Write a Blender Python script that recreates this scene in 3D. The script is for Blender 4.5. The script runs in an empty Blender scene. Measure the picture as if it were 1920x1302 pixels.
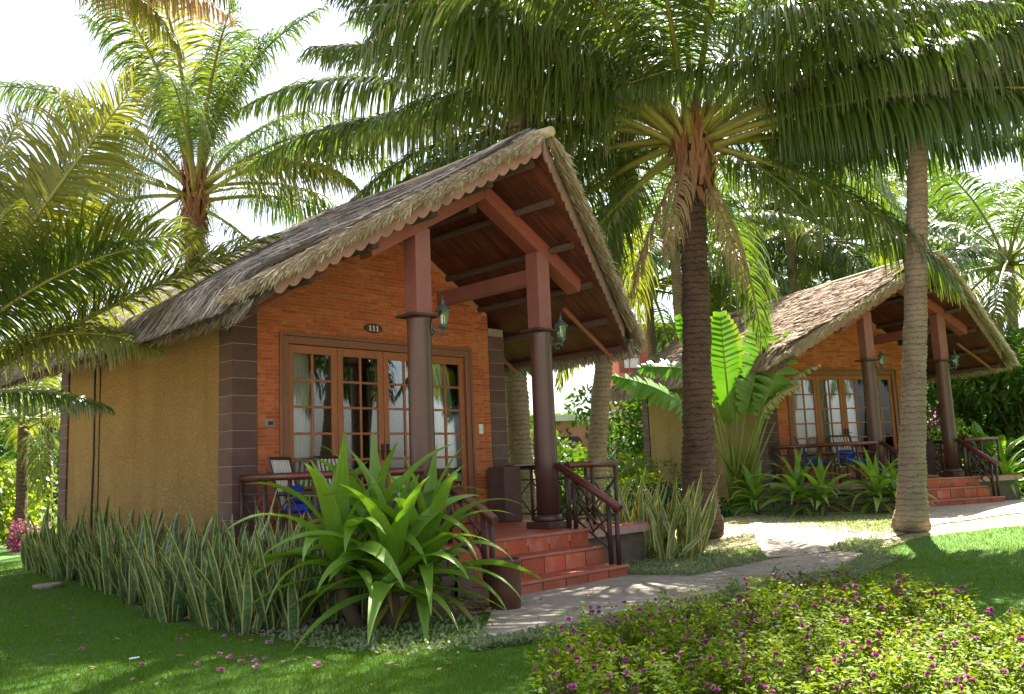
import bpy, math, random
import numpy as np
from mathutils import Vector, Matrix

random.seed(7)
RNG = np.random.default_rng(11)
PI = math.pi
rad = math.radians
scn = bpy.context.scene
COL = scn.collection

# ------------------------------------------------------------------ camera
CAM = np.array([-5.282, -9.967, 0.719])
YAW, PIT, ROL = rad(-45.567), rad(7.862), rad(-2.372)
FPX = 1666.9                                   # focal length in pixels of a 1920 px wide picture
FW = np.array([-math.sin(YAW) * math.cos(PIT), math.cos(YAW) * math.cos(PIT), math.sin(PIT)])
_r = np.array([math.cos(YAW), math.sin(YAW), 0.0])
_u = np.cross(_r, FW)
RT = math.cos(ROL) * _r + math.sin(ROL) * _u
UP = -math.sin(ROL) * _r + math.cos(ROL) * _u
cd = bpy.data.cameras.new('camera')
cam = bpy.data.objects.new('camera', cd)
COL.objects.link(cam)
cd.sensor_fit = 'HORIZONTAL'
cd.sensor_width = 36.0
cd.lens = 36.0 * FPX / 1920.0
cd.clip_start = 0.05
cd.clip_end = 1500.0
cam.matrix_world = Matrix(((RT[0], UP[0], -FW[0], CAM[0]), (RT[1], UP[1], -FW[1], CAM[1]),
                           (RT[2], UP[2], -FW[2], CAM[2]), (0, 0, 0, 1)))
scn.camera = cam

# ------------------------------------------------------------------ sky, sun, exposure
SUN_AZ, SUN_EL = 74.0, 59.0                    # degrees, azimuth clockwise from +Y
world = bpy.data.worlds.new('World')
scn.world = world
world.use_nodes = True
wn = world.node_tree
wn.nodes.clear()
sky = wn.nodes.new('ShaderNodeTexSky')
sky.sky_type = 'NISHITA'
sky.sun_disc = False
sky.sun_elevation = rad(SUN_EL)
sky.sun_rotation = rad(SUN_AZ)
sky.air_density = 1.0
sky.dust_density = 2.5
sky.ozone_density = 0.6
wbg = wn.nodes.new('ShaderNodeBackground')
wbg.inputs['Strength'].default_value = 0.062
wout = wn.nodes.new('ShaderNodeOutputWorld')
whs = wn.nodes.new('ShaderNodeHueSaturation')            # thin tropical haze: paler sky
whs.inputs['Saturation'].default_value = 0.55
wn.links.new(sky.outputs[0], whs.inputs['Color'])
wn.links.new(whs.outputs[0], wbg.inputs[0])
wn.links.new(wbg.outputs[0], wout.inputs[0])
sl = bpy.data.lights.new('sun', 'SUN')
sl.energy = 5.0
sl.angle = rad(0.5)
sl.color = (1.0, 0.945, 0.86)
sun = bpy.data.objects.new('sun', sl)
COL.objects.link(sun)
SDIR = Vector((math.sin(rad(SUN_AZ)) * math.cos(rad(SUN_EL)), math.cos(rad(SUN_AZ)) * math.cos(rad(SUN_EL)), math.sin(rad(SUN_EL))))
sun.rotation_euler = SDIR.to_track_quat('Z', 'Y').to_euler()
sun.location = SDIR * 60
vs = scn.view_settings
vs.view_transform = 'Standard'
vs.look = 'None'
vs.gamma = 1.0
vs.use_curve_mapping = False
vs.exposure = 2.62
scn.cycles.max_bounces = 7
scn.cycles.diffuse_bounces = 4
scn.cycles.glossy_bounces = 3
scn.cycles.transmission_bounces = 4
scn.cycles.transparent_max_bounces = 8
scn.cycles.use_denoising = True

# ------------------------------------------------------------------ helpers
def sm(t):
    t = min(1.0, max(0.0, t))
    return t * t * (3 - 2 * t)


def gz(x, y):
    """ground height"""
    return -0.6 + 0.22 * sm((x - 5.0) / 9.0) + 0.5 * sm((x + y - 30) / 50.0)


def ray(u, v):
    return FW * FPX + RT * (u - 960) - UP * (v - 651)


def at(u, v, dz=0.0):
    """point of the ground that the photograph shows at (u, v)"""
    q = ray(u, v)
    z = -0.6
    p = CAM
    for _ in range(12):
        t = (z - CAM[2]) / q[2]
        p = CAM + t * q
        z = gz(p[0], p[1]) + dz
    return Vector(p)


def at_d(u, v, d):
    """point at depth d metres seen at (u, v)"""
    return Vector(CAM + ray(u, v) / FPX * d)


def link(o, parent=None):
    COL.objects.link(o)
    if parent is not None:
        o.parent = parent
    return o


def tag(o, label=None, cat=None, group=None, kind=None):
    if label: o['label'] = label
    if cat: o['category'] = cat
    if group: o['group'] = group
    if kind: o['kind'] = kind
    return o


def thing(name, label, cat, loc=(0, 0, 0), rz=0.0, group=None):
    o = bpy.data.objects.new(name, None)
    o.empty_display_size = 0.2
    COL.objects.link(o)
    o.location = loc
    o.rotation_euler = (0, 0, rz)
    return tag(o, label, cat, group)


def dup(root, loc, rz=0.0, sc=None, label=None, parent=None, first=True):
    """copy of a thing with copies of its parts and sub-parts (mesh data shared)"""
    c = root.copy()
    COL.objects.link(c)
    if first:
        c.location = loc
        c.rotation_euler = (0, 0, rz)
        if sc is not None:
            c.scale = (sc, sc, sc)
        if label: c['label'] = label
    else:
        c.parent = parent
    for ch in list(root.children):
        dup(ch, None, parent=c, first=False)
    return c


def np_mesh(name, V, F, mats, UV=None, mi=None, smooth=False):
    """V (n,3); F list of int arrays (m,k), each of one polygon size"""
    me = bpy.data.meshes.new(name)
    V = np.asarray(V, dtype=np.float32)
    if not isinstance(F, list): F = [F]
    F = [np.asarray(f, dtype=np.int32) for f in F if len(f)]
    li = np.concatenate([f.ravel() for f in F])
    tot = np.concatenate([np.full(len(f), f.shape[1], np.int32) for f in F])
    st = np.concatenate([[0], np.cumsum(tot)[:-1]]).astype(np.int32)
    me.vertices.add(len(V)); me.vertices.foreach_set('co', V.ravel())
    me.loops.add(len(li)); me.loops.foreach_set('vertex_index', li)
    me.polygons.add(len(tot)); me.polygons.foreach_set('loop_start', st)
    me.polygons.foreach_set('loop_total', tot)
    if mi is not None:
        me.polygons.foreach_set('material_index', np.asarray(mi, np.int32))
    if smooth:
        me.polygons.foreach_set('use_smooth', np.ones(len(tot), bool))
    if UV is not None:
        ul = me.uv_layers.new(name='uv')
        ul.data.foreach_set('uv', np.asarray(UV, np.float32)[li].ravel())
    if not isinstance(mats, (list, tuple)): mats = [mats]
    for m in mats: me.materials.append(m)
    me.update(calc_edges=True)
    me.validate()
    return me


def obj(name, me, parent=None, loc=(0, 0, 0), rot=(0, 0, 0)):
    o = bpy.data.objects.new(name, me)
    o.location = loc
    o.rotation_euler = rot
    return link(o, parent)


class MB:
    """collects simple solids into one mesh"""
    def __init__(self):
        self.v, self.f, self.m, self.uv = [], [], [], []

    def add(self, vs, fs, m=0, uv=None):
        b = len(self.v)
        self.v += [tuple(p) for p in vs]
        self.uv += list(uv) if uv is not None else [(0.5, 0.5)] * len(vs)
        for f in fs:
            self.f.append(tuple(b + i for i in f)); self.m.append(m)
        return self

    def box(self, c, s, R=None, m=0):
        hx, hy, hz = s[0] / 2, s[1] / 2, s[2] / 2
        vs = [Vector((x, y, z)) for z in (-hz, hz) for y in (-hy, hy) for x in (-hx, hx)]
        if R is not None: vs = [R @ p for p in vs]
        c = Vector(c)
        return self.add([p + c for p in vs], [(0, 2, 3, 1), (4, 5, 7, 6), (0, 1, 5, 4), (2, 6, 7, 3), (0, 4, 6, 2), (1, 3, 7, 5)], m)

    def b2(self, a, b, m=0):
        a, b = Vector(a), Vector(b)
        return self.box((a + b) / 2, [abs(q) for q in (b - a)], None, m)

    def prism(self, poly, axis, lo, hi, m=0):
        """polygon in the plane normal to axis (0,1,2), extruded lo..hi"""
        n = len(poly)
        def mk(p, h):
            q = list(p); q.insert(axis, h); return q
        vs = [mk(p, lo) for p in poly] + [mk(p, hi) for p in poly]
        fs = [tuple(range(n)), tuple(range(2 * n - 1, n - 1, -1))]
        fs += [(i, i + n, (i + 1) % n + n, (i + 1) % n) for i in range(n)]
        return self.add(vs, fs, m)

    def tube(self, pts, r, n=8, m=0, cap=True):
        pts = [Vector(p) for p in pts]
        rs = r if isinstance(r, (list, tuple)) else [r] * len(pts)
        vs, fs, uv = [], [], []
        ref = None
        for i, p in enumerate(pts):
            t = (pts[min(i + 1, len(pts) - 1)] - pts[max(i - 1, 0)]).normalized()
            if ref is None:
                ref = t.cross(Vector((0, 0, 1)) if abs(t.z) < 0.9 else Vector((1, 0, 0))).normalized()
            ref = (ref - t * ref.dot(t)).normalized()
            b = t.cross(ref)
            for k in range(n):
                a = 2 * PI * k / n
                vs.append(p + (ref * math.cos(a) + b * math.sin(a)) * rs[i])
                uv.append((k / n, i / max(1, len(pts) - 1)))
        for i in range(len(pts) - 1):
            for k in range(n):
                fs.append((i * n + k, i * n + (k + 1) % n, (i + 1) * n + (k + 1) % n, (i + 1) * n + k))
        if cap:
            fs.append(tuple(range(n - 1, -1, -1))); fs.append(tuple((len(pts) - 1) * n + k for k in range(n)))
        return self.add(vs, fs, m, uv)

    def lathe(self, prof, n=16, c=(0, 0, 0), m=0, cap=True):
        vs, fs = [], []
        for r, z in prof:
            for k in range(n):
                a = 2 * PI * k / n
                vs.append((c[0] + r * math.cos(a), c[1] + r * math.sin(a), c[2] + z))
        for i in range(len(prof) - 1):
            for k in range(n):
                fs.append((i * n + k, i * n + (k + 1) % n, (i + 1) * n + (k + 1) % n, (i + 1) * n + k))
        if cap:
            fs.append(tuple(range(n - 1, -1, -1))); fs.append(tuple((len(prof) - 1) * n + k for k in range(n)))
        return self.add(vs, fs, m)

    def mesh(self, name, mats, smooth=False, bevel=0.0):
        me = bpy.data.meshes.new(name)
        me.from_pydata(self.v, [], self.f)
        if not isinstance(mats, (list, tuple)): mats = [mats]
        for q in mats: me.materials.append(q)
        me.polygons.foreach_set('material_index', self.m)
        ul = me.uv_layers.new(name='uv')
        idx = np.empty(len(me.loops), np.int32)
        me.loops.foreach_get('vertex_index', idx)
        ul.data.foreach_set('uv', np.asarray(self.uv, np.float32)[idx].ravel())
        if smooth:
            me.polygons.foreach_set('use_smooth', [len(p) == 4 for p in self.f])
        if bevel:
            import bmesh
            bm = bmesh.new(); bm.from_mesh(me)
            bmesh.ops.recalc_face_normals(bm, faces=bm.faces)
            bmesh.ops.bevel(bm, geom=[e for e in bm.edges if len(e.link_faces) == 2 and e.calc_face_angle(0) > 0.5],
                            offset=bevel, segments=1, affect='EDGES')
            bm.to_mesh(me); bm.free()
        me.update()
        return me

    def build(self, name, mats, parent=None, loc=(0, 0, 0), rot=(0, 0, 0), smooth=False, bevel=0.0):
        return obj(name, self.mesh(name, mats, smooth, bevel), parent, loc, rot)


def ribbons(P, W):
    """P (n,s,3) centre lines, W (n,s,3) half-width vectors -> V, F(quads), UV"""
    n, s, _ = P.shape
    V = np.stack([P - W, P + W], axis=2).reshape(-1, 3)
    base = (np.arange(n) * s * 2)[:, None] + (np.arange(s - 1) * 2)[None, :]
    F = np.stack([base, base + 1, base + 3, base + 2], axis=-1).reshape(-1, 4)
    vv = np.broadcast_to(np.linspace(0, 1, s)[None, :, None], (n, s, 2))
    uu = np.broadcast_to(np.array([0., 1.])[None, None, :], (n, s, 2))
    return V, F, np.stack([uu, vv], axis=-1).reshape(-1, 2)


def nrm(a):
    return a / np.maximum(np.linalg.norm(a, axis=-1, keepdims=True), 1e-9)


# ------------------------------------------------------------------ materials
def new_mat(name):
    m = bpy.data.materials.new(name)
    m.use_nodes = True
    nt = m.node_tree
    p = nt.nodes['Principled BSDF']
    return m, nt, p


def N(nt, t, **kw):
    n = nt.nodes.new(t)
    for k, v in kw.items():
        if k in n.inputs: n.inputs[k].default_value = v
        else: setattr(n, k, v)
    return n


def mixc(nt, fac, a, b, mode='MIX'):
    n = nt.nodes.new('ShaderNodeMix'); n.data_type = 'RGBA'; n.blend_type = mode
    for sock, val in ((n.inputs[0], fac), (n.inputs[6], a), (n.inputs[7], b)):
        if hasattr(val, 'is_output'): nt.links.new(val, sock)
        elif isinstance(val, (tuple, list)): sock.default_value = (*val[:3], 1)
        else: sock.default_value = val
    return n.outputs[2]


def mth(nt, op, a, b=None, clamp=False):
    n = nt.nodes.new('ShaderNodeMath'); n.operation = op; n.use_clamp = clamp
    for i, val in enumerate((a, b)):
        if val is None: continue
        if hasattr(val, 'is_output'): nt.links.new(val, n.inputs[i])
        else: n.inputs[i].default_value = val
    return n.outputs[0]


def ramp(nt, fac, lo, hi):
    n = nt.nodes.new('ShaderNodeMapRange')
    n.inputs[1].default_value = lo; n.inputs[2].default_value = hi
    nt.links.new(fac, n.inputs[0])
    return n.outputs[0]


def solid(name, c1, c2=None, scale=6.0, rough=0.7, bump=0.2, bscale=40.0, stretch=(1, 1, 1), spec=0.3, rnd=0.0,
          dirt=None, dscale=1.2, dist=0.02, metal=0.0, bdetail=6):
    """noise-varied colour + fine relief; rnd = brightness change from object to object; dirt = a third, patchy colour"""
    m, nt, p = new_mat(name)
    tc = N(nt, 'ShaderNodeTexCoord'); mp = N(nt, 'ShaderNodeMapping'); mp.inputs['Scale'].default_value = stretch
    nt.links.new(tc.outputs['Object'], mp.inputs[0])
    co = mp.outputs[0]
    if c2 is None: c2 = tuple(q * 0.7 for q in c1)
    oi = N(nt, 'ShaderNodeObjectInfo')
    if rnd:
        ad = N(nt, 'ShaderNodeVectorMath', operation='SCALE'); ad.inputs[3].default_value = 37.0
        cx = N(nt, 'ShaderNodeCombineXYZ')
        for i in range(3): nt.links.new(oi.outputs['Random'], cx.inputs[i])
        nt.links.new(cx.outputs[0], ad.inputs[0])
        a2 = N(nt, 'ShaderNodeVectorMath', operation='ADD')
        nt.links.new(co, a2.inputs[0]); nt.links.new(ad.outputs[0], a2.inputs[1])
        co = a2.outputs[0]
    n1 = N(nt, 'ShaderNodeTexNoise', Scale=scale, Detail=6.0, Roughness=0.65)
    nt.links.new(co, n1.inputs['Vector'])
    col = mixc(nt, ramp(nt, n1.outputs[0], 0.3, 0.7), c1, c2)
    if dirt:
        n3 = N(nt, 'ShaderNodeTexNoise', Scale=dscale, Detail=8.0, Roughness=0.7)
        nt.links.new(co, n3.inputs['Vector'])
        col = mixc(nt, ramp(nt, n3.outputs[0], 0.5, 0.75), col, dirt)
    if rnd:
        k = ramp(nt, oi.outputs['Random'], 0, 1)
        mr = nt.nodes.new('ShaderNodeMapRange'); mr.inputs[3].default_value = 1 - rnd; mr.inputs[4].default_value = 1 + rnd
        nt.links.new(k, mr.inputs[0])
        hs = N(nt, 'ShaderNodeHueSaturation'); nt.links.new(col, hs.inputs['Color']); nt.links.new(mr.outputs[0], hs.inputs['Value'])
        col = hs.outputs[0]
    nt.links.new(col, p.inputs['Base Color'])
    p.inputs['Roughness'].default_value = rough
    p.inputs['Specular IOR Level'].default_value = spec
    p.inputs['Metallic'].default_value = metal
    if bump:
        n2 = N(nt, 'ShaderNodeTexNoise', Scale=bscale, Detail=float(bdetail), Roughness=0.6)
        nt.links.new(co, n2.inputs['Vector'])
        bp = N(nt, 'ShaderNodeBump', Strength=bump, Distance=dist)
        nt.links.new(n2.outputs[0], bp.inputs['Height']); nt.links.new(bp.outputs[0], p.inputs['Normal'])
    return m


def leaf_mat(name, c1, c2, tip=None, tipat=0.8, tr=0.35, rough=0.42, rib=None, margin=None, bands=None, trc=None, spec=0.4, ns=9.0, veins=0.0):
    m, nt, p = new_mat(name)
    ge = N(nt, 'ShaderNodeNewGeometry'); oi = N(nt, 'ShaderNodeObjectInfo')
    tc = N(nt, 'ShaderNodeTexCoord')
    n1 = N(nt, 'ShaderNodeTexNoise', Scale=ns, Detail=4.0)
    nt.links.new(tc.outputs['Object'], n1.inputs['Vector'])
    f = mth(nt, 'ADD', mth(nt, 'MULTIPLY', ge.outputs['Random Per Island'], 0.45), mth(nt, 'MULTIPLY', oi.outputs['Random'], 0.3))
    f = mth(nt, 'ADD', f, mth(nt, 'MULTIPLY', n1.outputs[0], 0.35), True)
    col = mixc(nt, f, c1, c2)
    sep = N(nt, 'ShaderNodeSeparateXYZ'); nt.links.new(tc.outputs['UV'], sep.inputs[0])
    d = mth(nt, 'ABSOLUTE', mth(nt, 'SUBTRACT', sep.outputs[0], 0.5))
    if bands:
        wv = N(nt, 'ShaderNodeTexNoise', Scale=1.0, Detail=3.0)
        cx = N(nt, 'ShaderNodeCombineXYZ')
        nt.links.new(mth(nt, 'MULTIPLY', sep.outputs[0], 1.6), cx.inputs[0]); nt.links.new(mth(nt, 'MULTIPLY', sep.outputs[1], 26.0), cx.inputs[1])
        nt.links.new(mth(nt, 'MULTIPLY', oi.outputs['Random'], 50.0), cx.inputs[2]); nt.links.new(cx.outputs[0], wv.inputs['Vector'])
        col = mixc(nt, ramp(nt, wv.outputs[0], 0.45, 0.62), col, bands)
    if veins:
        vn = N(nt, 'ShaderNodeTexNoise', Scale=1.0, Detail=2.0)
        cv = N(nt, 'ShaderNodeCombineXYZ')
        nt.links.new(mth(nt, 'MULTIPLY', sep.outputs[0], 34.0), cv.inputs[0]); nt.links.new(mth(nt, 'MULTIPLY', sep.outputs[1], 2.5), cv.inputs[1])
        nt.links.new(mth(nt, 'MULTIPLY', oi.outputs['Random'], 90.0), cv.inputs[2]); nt.links.new(cv.outputs[0], vn.inputs['Vector'])
        col = mixc(nt, mth(nt, 'MULTIPLY', ramp(nt, vn.outputs[0], 0.4, 0.7), veins), col, tuple(q * 0.55 for q in c1))
        bq = N(nt, 'ShaderNodeBump', Strength=0.35, Distance=0.01)
        nt.links.new(vn.outputs[0], bq.inputs['Height']); nt.links.new(bq.outputs[0], p.inputs['Normal'])
    if rib: col = mixc(nt, ramp(nt, d, 0.07, 0.02), col, rib)
    if margin: col = mixc(nt, ramp(nt, d, 0.34, 0.39), col, margin)
    if tip: col = mixc(nt, ramp(nt, mth(nt, 'ADD', sep.outputs[1], mth(nt, 'MULTIPLY', mth(nt, 'SUBTRACT', oi.outputs['Random'], 0.6), 0.3)), tipat, tipat + 0.2), col, tip)
    nt.links.new(col, p.inputs['Base Color'])
    p.inputs['Roughness'].default_value = rough
    p.inputs['Specular IOR Level'].default_value = spec
    tn = N(nt, 'ShaderNodeBsdfTranslucent')
    br = mixc(nt, 1.0, col, trc or (1.5, 1.5, 0.6), 'MULTIPLY')
    nt.links.new(br, tn.inputs[0])
    ms = N(nt, 'ShaderNodeMixShader'); ms.inputs[0].default_value = tr
    nt.links.new(p.outputs[0], ms.inputs[1]); nt.links.new(tn.outputs[0], ms.inputs[2])
    nt.links.new(ms.outputs[0], nt.nodes['Material Output'].inputs[0])
    return m


def glass_mat(name, tint=(0.9, 0.95, 0.95), boost=1.5):
    m, nt, p = new_mat(name)
    nt.nodes.remove(p)
    t = N(nt, 'ShaderNodeBsdfTransparent'); t.inputs[0].default_value = (*tint, 1)
    g = N(nt, 'ShaderNodeBsdfGlossy', Roughness=0.01)
    g.inputs[0].default_value = (0.95, 0.97, 1.0, 1)
    fr = N(nt, 'ShaderNodeFresnel', IOR=1.5)
    f = mth(nt, 'MULTIPLY', fr.outputs[0], boost, True)
    ms = N(nt, 'ShaderNodeMixShader')
    nt.links.new(f, ms.inputs[0]); nt.links.new(t.outputs[0], ms.inputs[1]); nt.links.new(g.outputs[0], ms.inputs[2])
    nt.links.new(ms.outputs[0], nt.nodes['Material Output'].inputs[0])
    return m


def fibre_mat(name, c1, c2, c3, rough=0.85):
    """straw: colour changes strand by strand and along it"""
    m, nt, p = new_mat(name)
    ge = N(nt, 'ShaderNodeNewGeometry'); tc = N(nt, 'ShaderNodeTexCoord')
    n1 = N(nt, 'ShaderNodeTexNoise', Scale=1.6, Detail=5.0); nt.links.new(tc.outputs['Object'], n1.inputs['Vector'])
    n2 = N(nt, 'ShaderNodeTexNoise', Scale=55.0, Detail=3.0); nt.links.new(tc.outputs['Object'], n2.inputs['Vector'])
    col = mixc(nt, mth(nt, 'POWER', ge.outputs['Random Per Island'], 1.6), c1, c2)
    col = mixc(nt, ramp(nt, n1.outputs[0], 0.42, 0.72), col, c3)
    col = mixc(nt, mth(nt, 'MULTIPLY', n2.outputs[0], 0.5), col, tuple(q * 0.45 for q in c1))
    nt.links.new(col, p.inputs['Base Color'])
    p.inputs['Roughness'].default_value = rough
    p.inputs['Specular IOR Level'].default_value = 0.15
    return m


def line_mat(name, c1, c2, axis=1, scale=60.0, rough=0.7):
    """reed matting: thin parallel reeds side by side along one axis"""
    m, nt, p = new_mat(name)
    tc = N(nt, 'ShaderNodeTexCoord'); mp = N(nt, 'ShaderNodeMapping')
    s = [0.6, 0.6, 0.6]; s[axis] = scale
    mp.inputs['Scale'].default_value = s
    nt.links.new(tc.outputs['Object'], mp.inputs[0])
    n1 = N(nt, 'ShaderNodeTexNoise', Scale=1.0, Detail=2.0); nt.links.new(mp.outputs[0], n1.inputs['Vector'])
    n2 = N(nt, 'ShaderNodeTexNoise', Scale=3.0, Detail=6.0); nt.links.new(tc.outputs['Object'], n2.inputs['Vector'])
    col = mixc(nt, ramp(nt, n1.outputs[0], 0.42, 0.6), c1, c2)
    col = mixc(nt, ramp(nt, n2.outputs[0], 0.4, 0.8), col, tuple(q * 0.55 for q in c1))
    nt.links.new(col, p.inputs['Base Color']); p.inputs['Roughness'].default_value = rough
    bp = N(nt, 'ShaderNodeBump', Strength=0.6, Distance=0.01)
    nt.links.new(n1.outputs[0], bp.inputs['Height']); nt.links.new(bp.outputs[0], p.inputs['Normal'])
    return m


M = {}
M['brick'] = solid('brick_clay', (0.50, 0.135, 0.050), (0.39, 0.095, 0.035), 14, 0.85, 0.5, 70, rnd=0.20, dirt=(0.55, 0.27, 0.12), dscale=3.0)
M['mortar'] = solid('mortar', (0.46, 0.215, 0.10), (0.52, 0.27, 0.14), 9, 0.95, 0.5, 80)
M['block'] = solid('brown_stone_block', (0.13, 0.072, 0.058), (0.095, 0.054, 0.045), 7, 0.75, 0.35, 60, rnd=0.16, dirt=(0.15, 0.105, 0.085), dscale=2.5)
M['joint'] = solid('pale_joint', (0.36, 0.28, 0.23), (0.27, 0.20, 0.165), 9, 0.95, 0.4, 60)


def plaster(name):
    """mud plaster with chopped straw: fine fibrous grain, broad weathering, trowel ridges"""
    m, nt, p = new_mat(name)
    tc = N(nt, 'ShaderNodeTexCoord')
    def ns(scale, st, det=8.0, rg=0.65):
        mp = N(nt, 'ShaderNodeMapping'); mp.inputs['Scale'].default_value = st
        n = N(nt, 'ShaderNodeTexNoise', Scale=scale, Detail=det, Roughness=rg)
        nt.links.new(tc.outputs['Object'], mp.inputs[0]); nt.links.new(mp.outputs[0], n.inputs['Vector'])
        return n.outputs[0]
    fine, fib, big, drip, ridge = ns(30, (1, 1, 1)), ns(16, (1, 1, 3.5)), ns(1.1, (1, 1, 1)), ns(2.2, (1, 1, .22)), ns(3.0, (.35, .35, 2.2))
    col = mixc(nt, ramp(nt, big, 0.35, 0.65), (0.45, 0.305, 0.122), (0.37, 0.24, 0.088))
    col = mixc(nt, mth(nt, 'MULTIPLY', ramp(nt, fib, 0.45, 0.7), 0.55), col, (0.25, 0.13, 0.04))
    col = mixc(nt, mth(nt, 'MULTIPLY', ramp(nt, fine, 0.50, 0.62), 0.6), col, (0.62, 0.45, 0.23))
    col = mixc(nt, mth(nt, 'MULTIPLY', ramp(nt, drip, 0.50, 0.78), 0.8), col, (0.33, 0.19, 0.07))
    nt.links.new(col, p.inputs['Base Color']); p.inputs['Roughness'].default_value = 0.95; p.inputs['Specular IOR Level'].default_value = 0.1
    h = mth(nt, 'ADD', mth(nt, 'ADD', fib, mth(nt, 'MULTIPLY', ridge, 1.6)), mth(nt, 'MULTIPLY', fine, 0.7))
    bp = N(nt, 'ShaderNodeBump', Strength=1.0, Distance=0.045)
    nt.links.new(h, bp.inputs['Height']); nt.links.new(bp.outputs[0], p.inputs['Normal'])
    return m


M['plaster'] = plaster('yellow_earth_plaster')
M['paint'] = solid('red_brown_paint', (0.27, 0.080, 0.054), (0.22, 0.062, 0.042), 3, 0.55, 0.12, 30, spec=0.35, dirt=(0.19, 0.06, 0.04), dscale=2)
M['post'] = solid('dusty_brown_paint', (0.27, 0.105, 0.092), (0.22, 0.083, 0.071), 3, 0.55, 0.12, 30, spec=0.35, dirt=(0.18, 0.08, 0.06), dscale=2)
M['column'] = solid('dark_brown_gloss', (0.095, 0.043, 0.034), (0.07, 0.032, 0.027), 4, 0.34, 0.1, 25, spec=0.5)
M['wood'] = solid('varnished_door_wood', (0.40, 0.14, 0.042), (0.29, 0.095, 0.03), 5, 0.42, 0.2, 60, stretch=(6, 6, 0.6), spec=0.4, dirt=(0.20, 0.085, 0.05), dscale=1.5)
M['frame'] = solid('door_frame_wood', (0.26, 0.105, 0.052), (0.20, 0.082, 0.045), 5, 0.45, 0.2, 60, stretch=(6, 6, 0.6), spec=0.4)
M['reed'] = line_mat('red_brown_reed_matting', (0.062, 0.014, 0.008), (0.165, 0.043, 0.020), 1, 48)
M['purlin'] = solid('dark_round_timber', (0.085, 0.045, 0.032), (0.05, 0.03, 0.022), 5, 0.7, 0.4, 40, stretch=(3, 0.4, 3))
M['fascia'] = solid('grey_brown_board', (0.34, 0.205, 0.165), (0.27, 0.155, 0.125), 4, 0.8, 0.3, 40, dirt=(0.16, 0.12, 0.10), dscale=2)
M['thatch'] = fibre_mat('grey_thatch', (0.17, 0.15, 0.132), (0.74, 0.68, 0.60), (0.26, 0.205, 0.15))
M['thatch_pale'] = fibre_mat('pale_straw', (0.30, 0.235, 0.15), (0.72, 0.64, 0.46), (0.40, 0.32, 0.20))
M['thatch_tan'] = fibre_mat('tan_thatch', (0.30, 0.22, 0.15), (0.56, 0.46, 0.35), (0.36, 0.24, 0.16))
M['thatch_base'] = solid('thatch_underlayer', (0.13, 0.10, 0.075), (0.07, 0.055, 0.04), 12, 0.95, 0.9, 40, stretch=(1, 3, 1), dist=0.04)
M['tile'] = solid('terracotta_tile', (0.46, 0.088, 0.036), (0.33, 0.06, 0.028), 5, 0.5, 0.25, 40, rnd=0.26, spec=0.35, dirt=(0.40, 0.19, 0.13), dscale=3.6)
M['grout'] = solid('grout', (0.46, 0.30, 0.24), (0.36, 0.22, 0.17), 9, 0.95, 0.3, 60)
M['stone'] = solid('foundation_stone', (0.19, 0.135, 0.095), (0.12, 0.085, 0.06), 5, 0.9, 0.6, 20, rnd=0.3)
M['rail'] = solid('red_brown_rail', (0.15, 0.035, 0.022), (0.10, 0.025, 0.018), 6, 0.35, 0.2, 30, spec=0.5)
M['rail_dark'] = solid('dark_bamboo', (0.075, 0.035, 0.026), (0.045, 0.024, 0.02), 8, 0.45, 0.2, 30, spec=0.4)
M['pot'] = solid('brown_glazed_clay', (0.12, 0.05, 0.03), (0.085, 0.034, 0.022), 4, 0.5, 0.3, 20, dirt=(0.16, 0.085, 0.055), dscale=3)
M['verdigris'] = solid('green_bronze', (0.10, 0.15, 0.12), (0.05, 0.07, 0.06), 20, 0.45, 0.3, 40, spec=0.5, metal=0.3)
M['lampglass'] = glass_mat('lantern_glass', (0.75, 0.85, 0.82), 2.5)
M['lampwhite'] = solid('lamp_bulb', (0.75, 0.78, 0.72), (0.65, 0.68, 0.62), 4, 0.3, 0)
M['glass'] = glass_mat('window_glass', (0.90, 0.93, 0.92), 1.25)
M['curtain'] = leaf_mat('cream_curtain', (0.62, 0.56, 0.44), (0.70, 0.64, 0.52), tr=0.3, rough=0.9, trc=(1, 1, 0.95), spec=0.1)
M['inside'] = solid('room_wall', (0.30, 0.24, 0.16), (0.26, 0.2, 0.14), 2, 0.9, 0)
M['white'] = solid('white_plastic', (0.78, 0.78, 0.75), (0.7, 0.7, 0.67), 8, 0.4, 0)
M['black'] = solid('black_metal', (0.03, 0.028, 0.026), (0.02, 0.02, 0.02), 8, 0.4, 0.1)
M['plaque'] = solid('dark_wood_plaque', (0.085, 0.045, 0.028), (0.06, 0.03, 0.02), 8, 0.5, 0.2, stretch=(1, 4, 8))
M['blue'] = solid('blue_fabric', (0.02, 0.06, 0.42), (0.015, 0.045, 0.33), 12, 0.85, 0.3, 120)
M['slat'] = solid('pale_chair_slat', (0.68, 0.64, 0.58), (0.55, 0.5, 0.45), 6, 0.5, 0.1)
M['cord'] = solid('dark_cord', (0.03, 0.03, 0.028), (0.02, 0.02, 0.02), 8, 0.6, 0)

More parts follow.
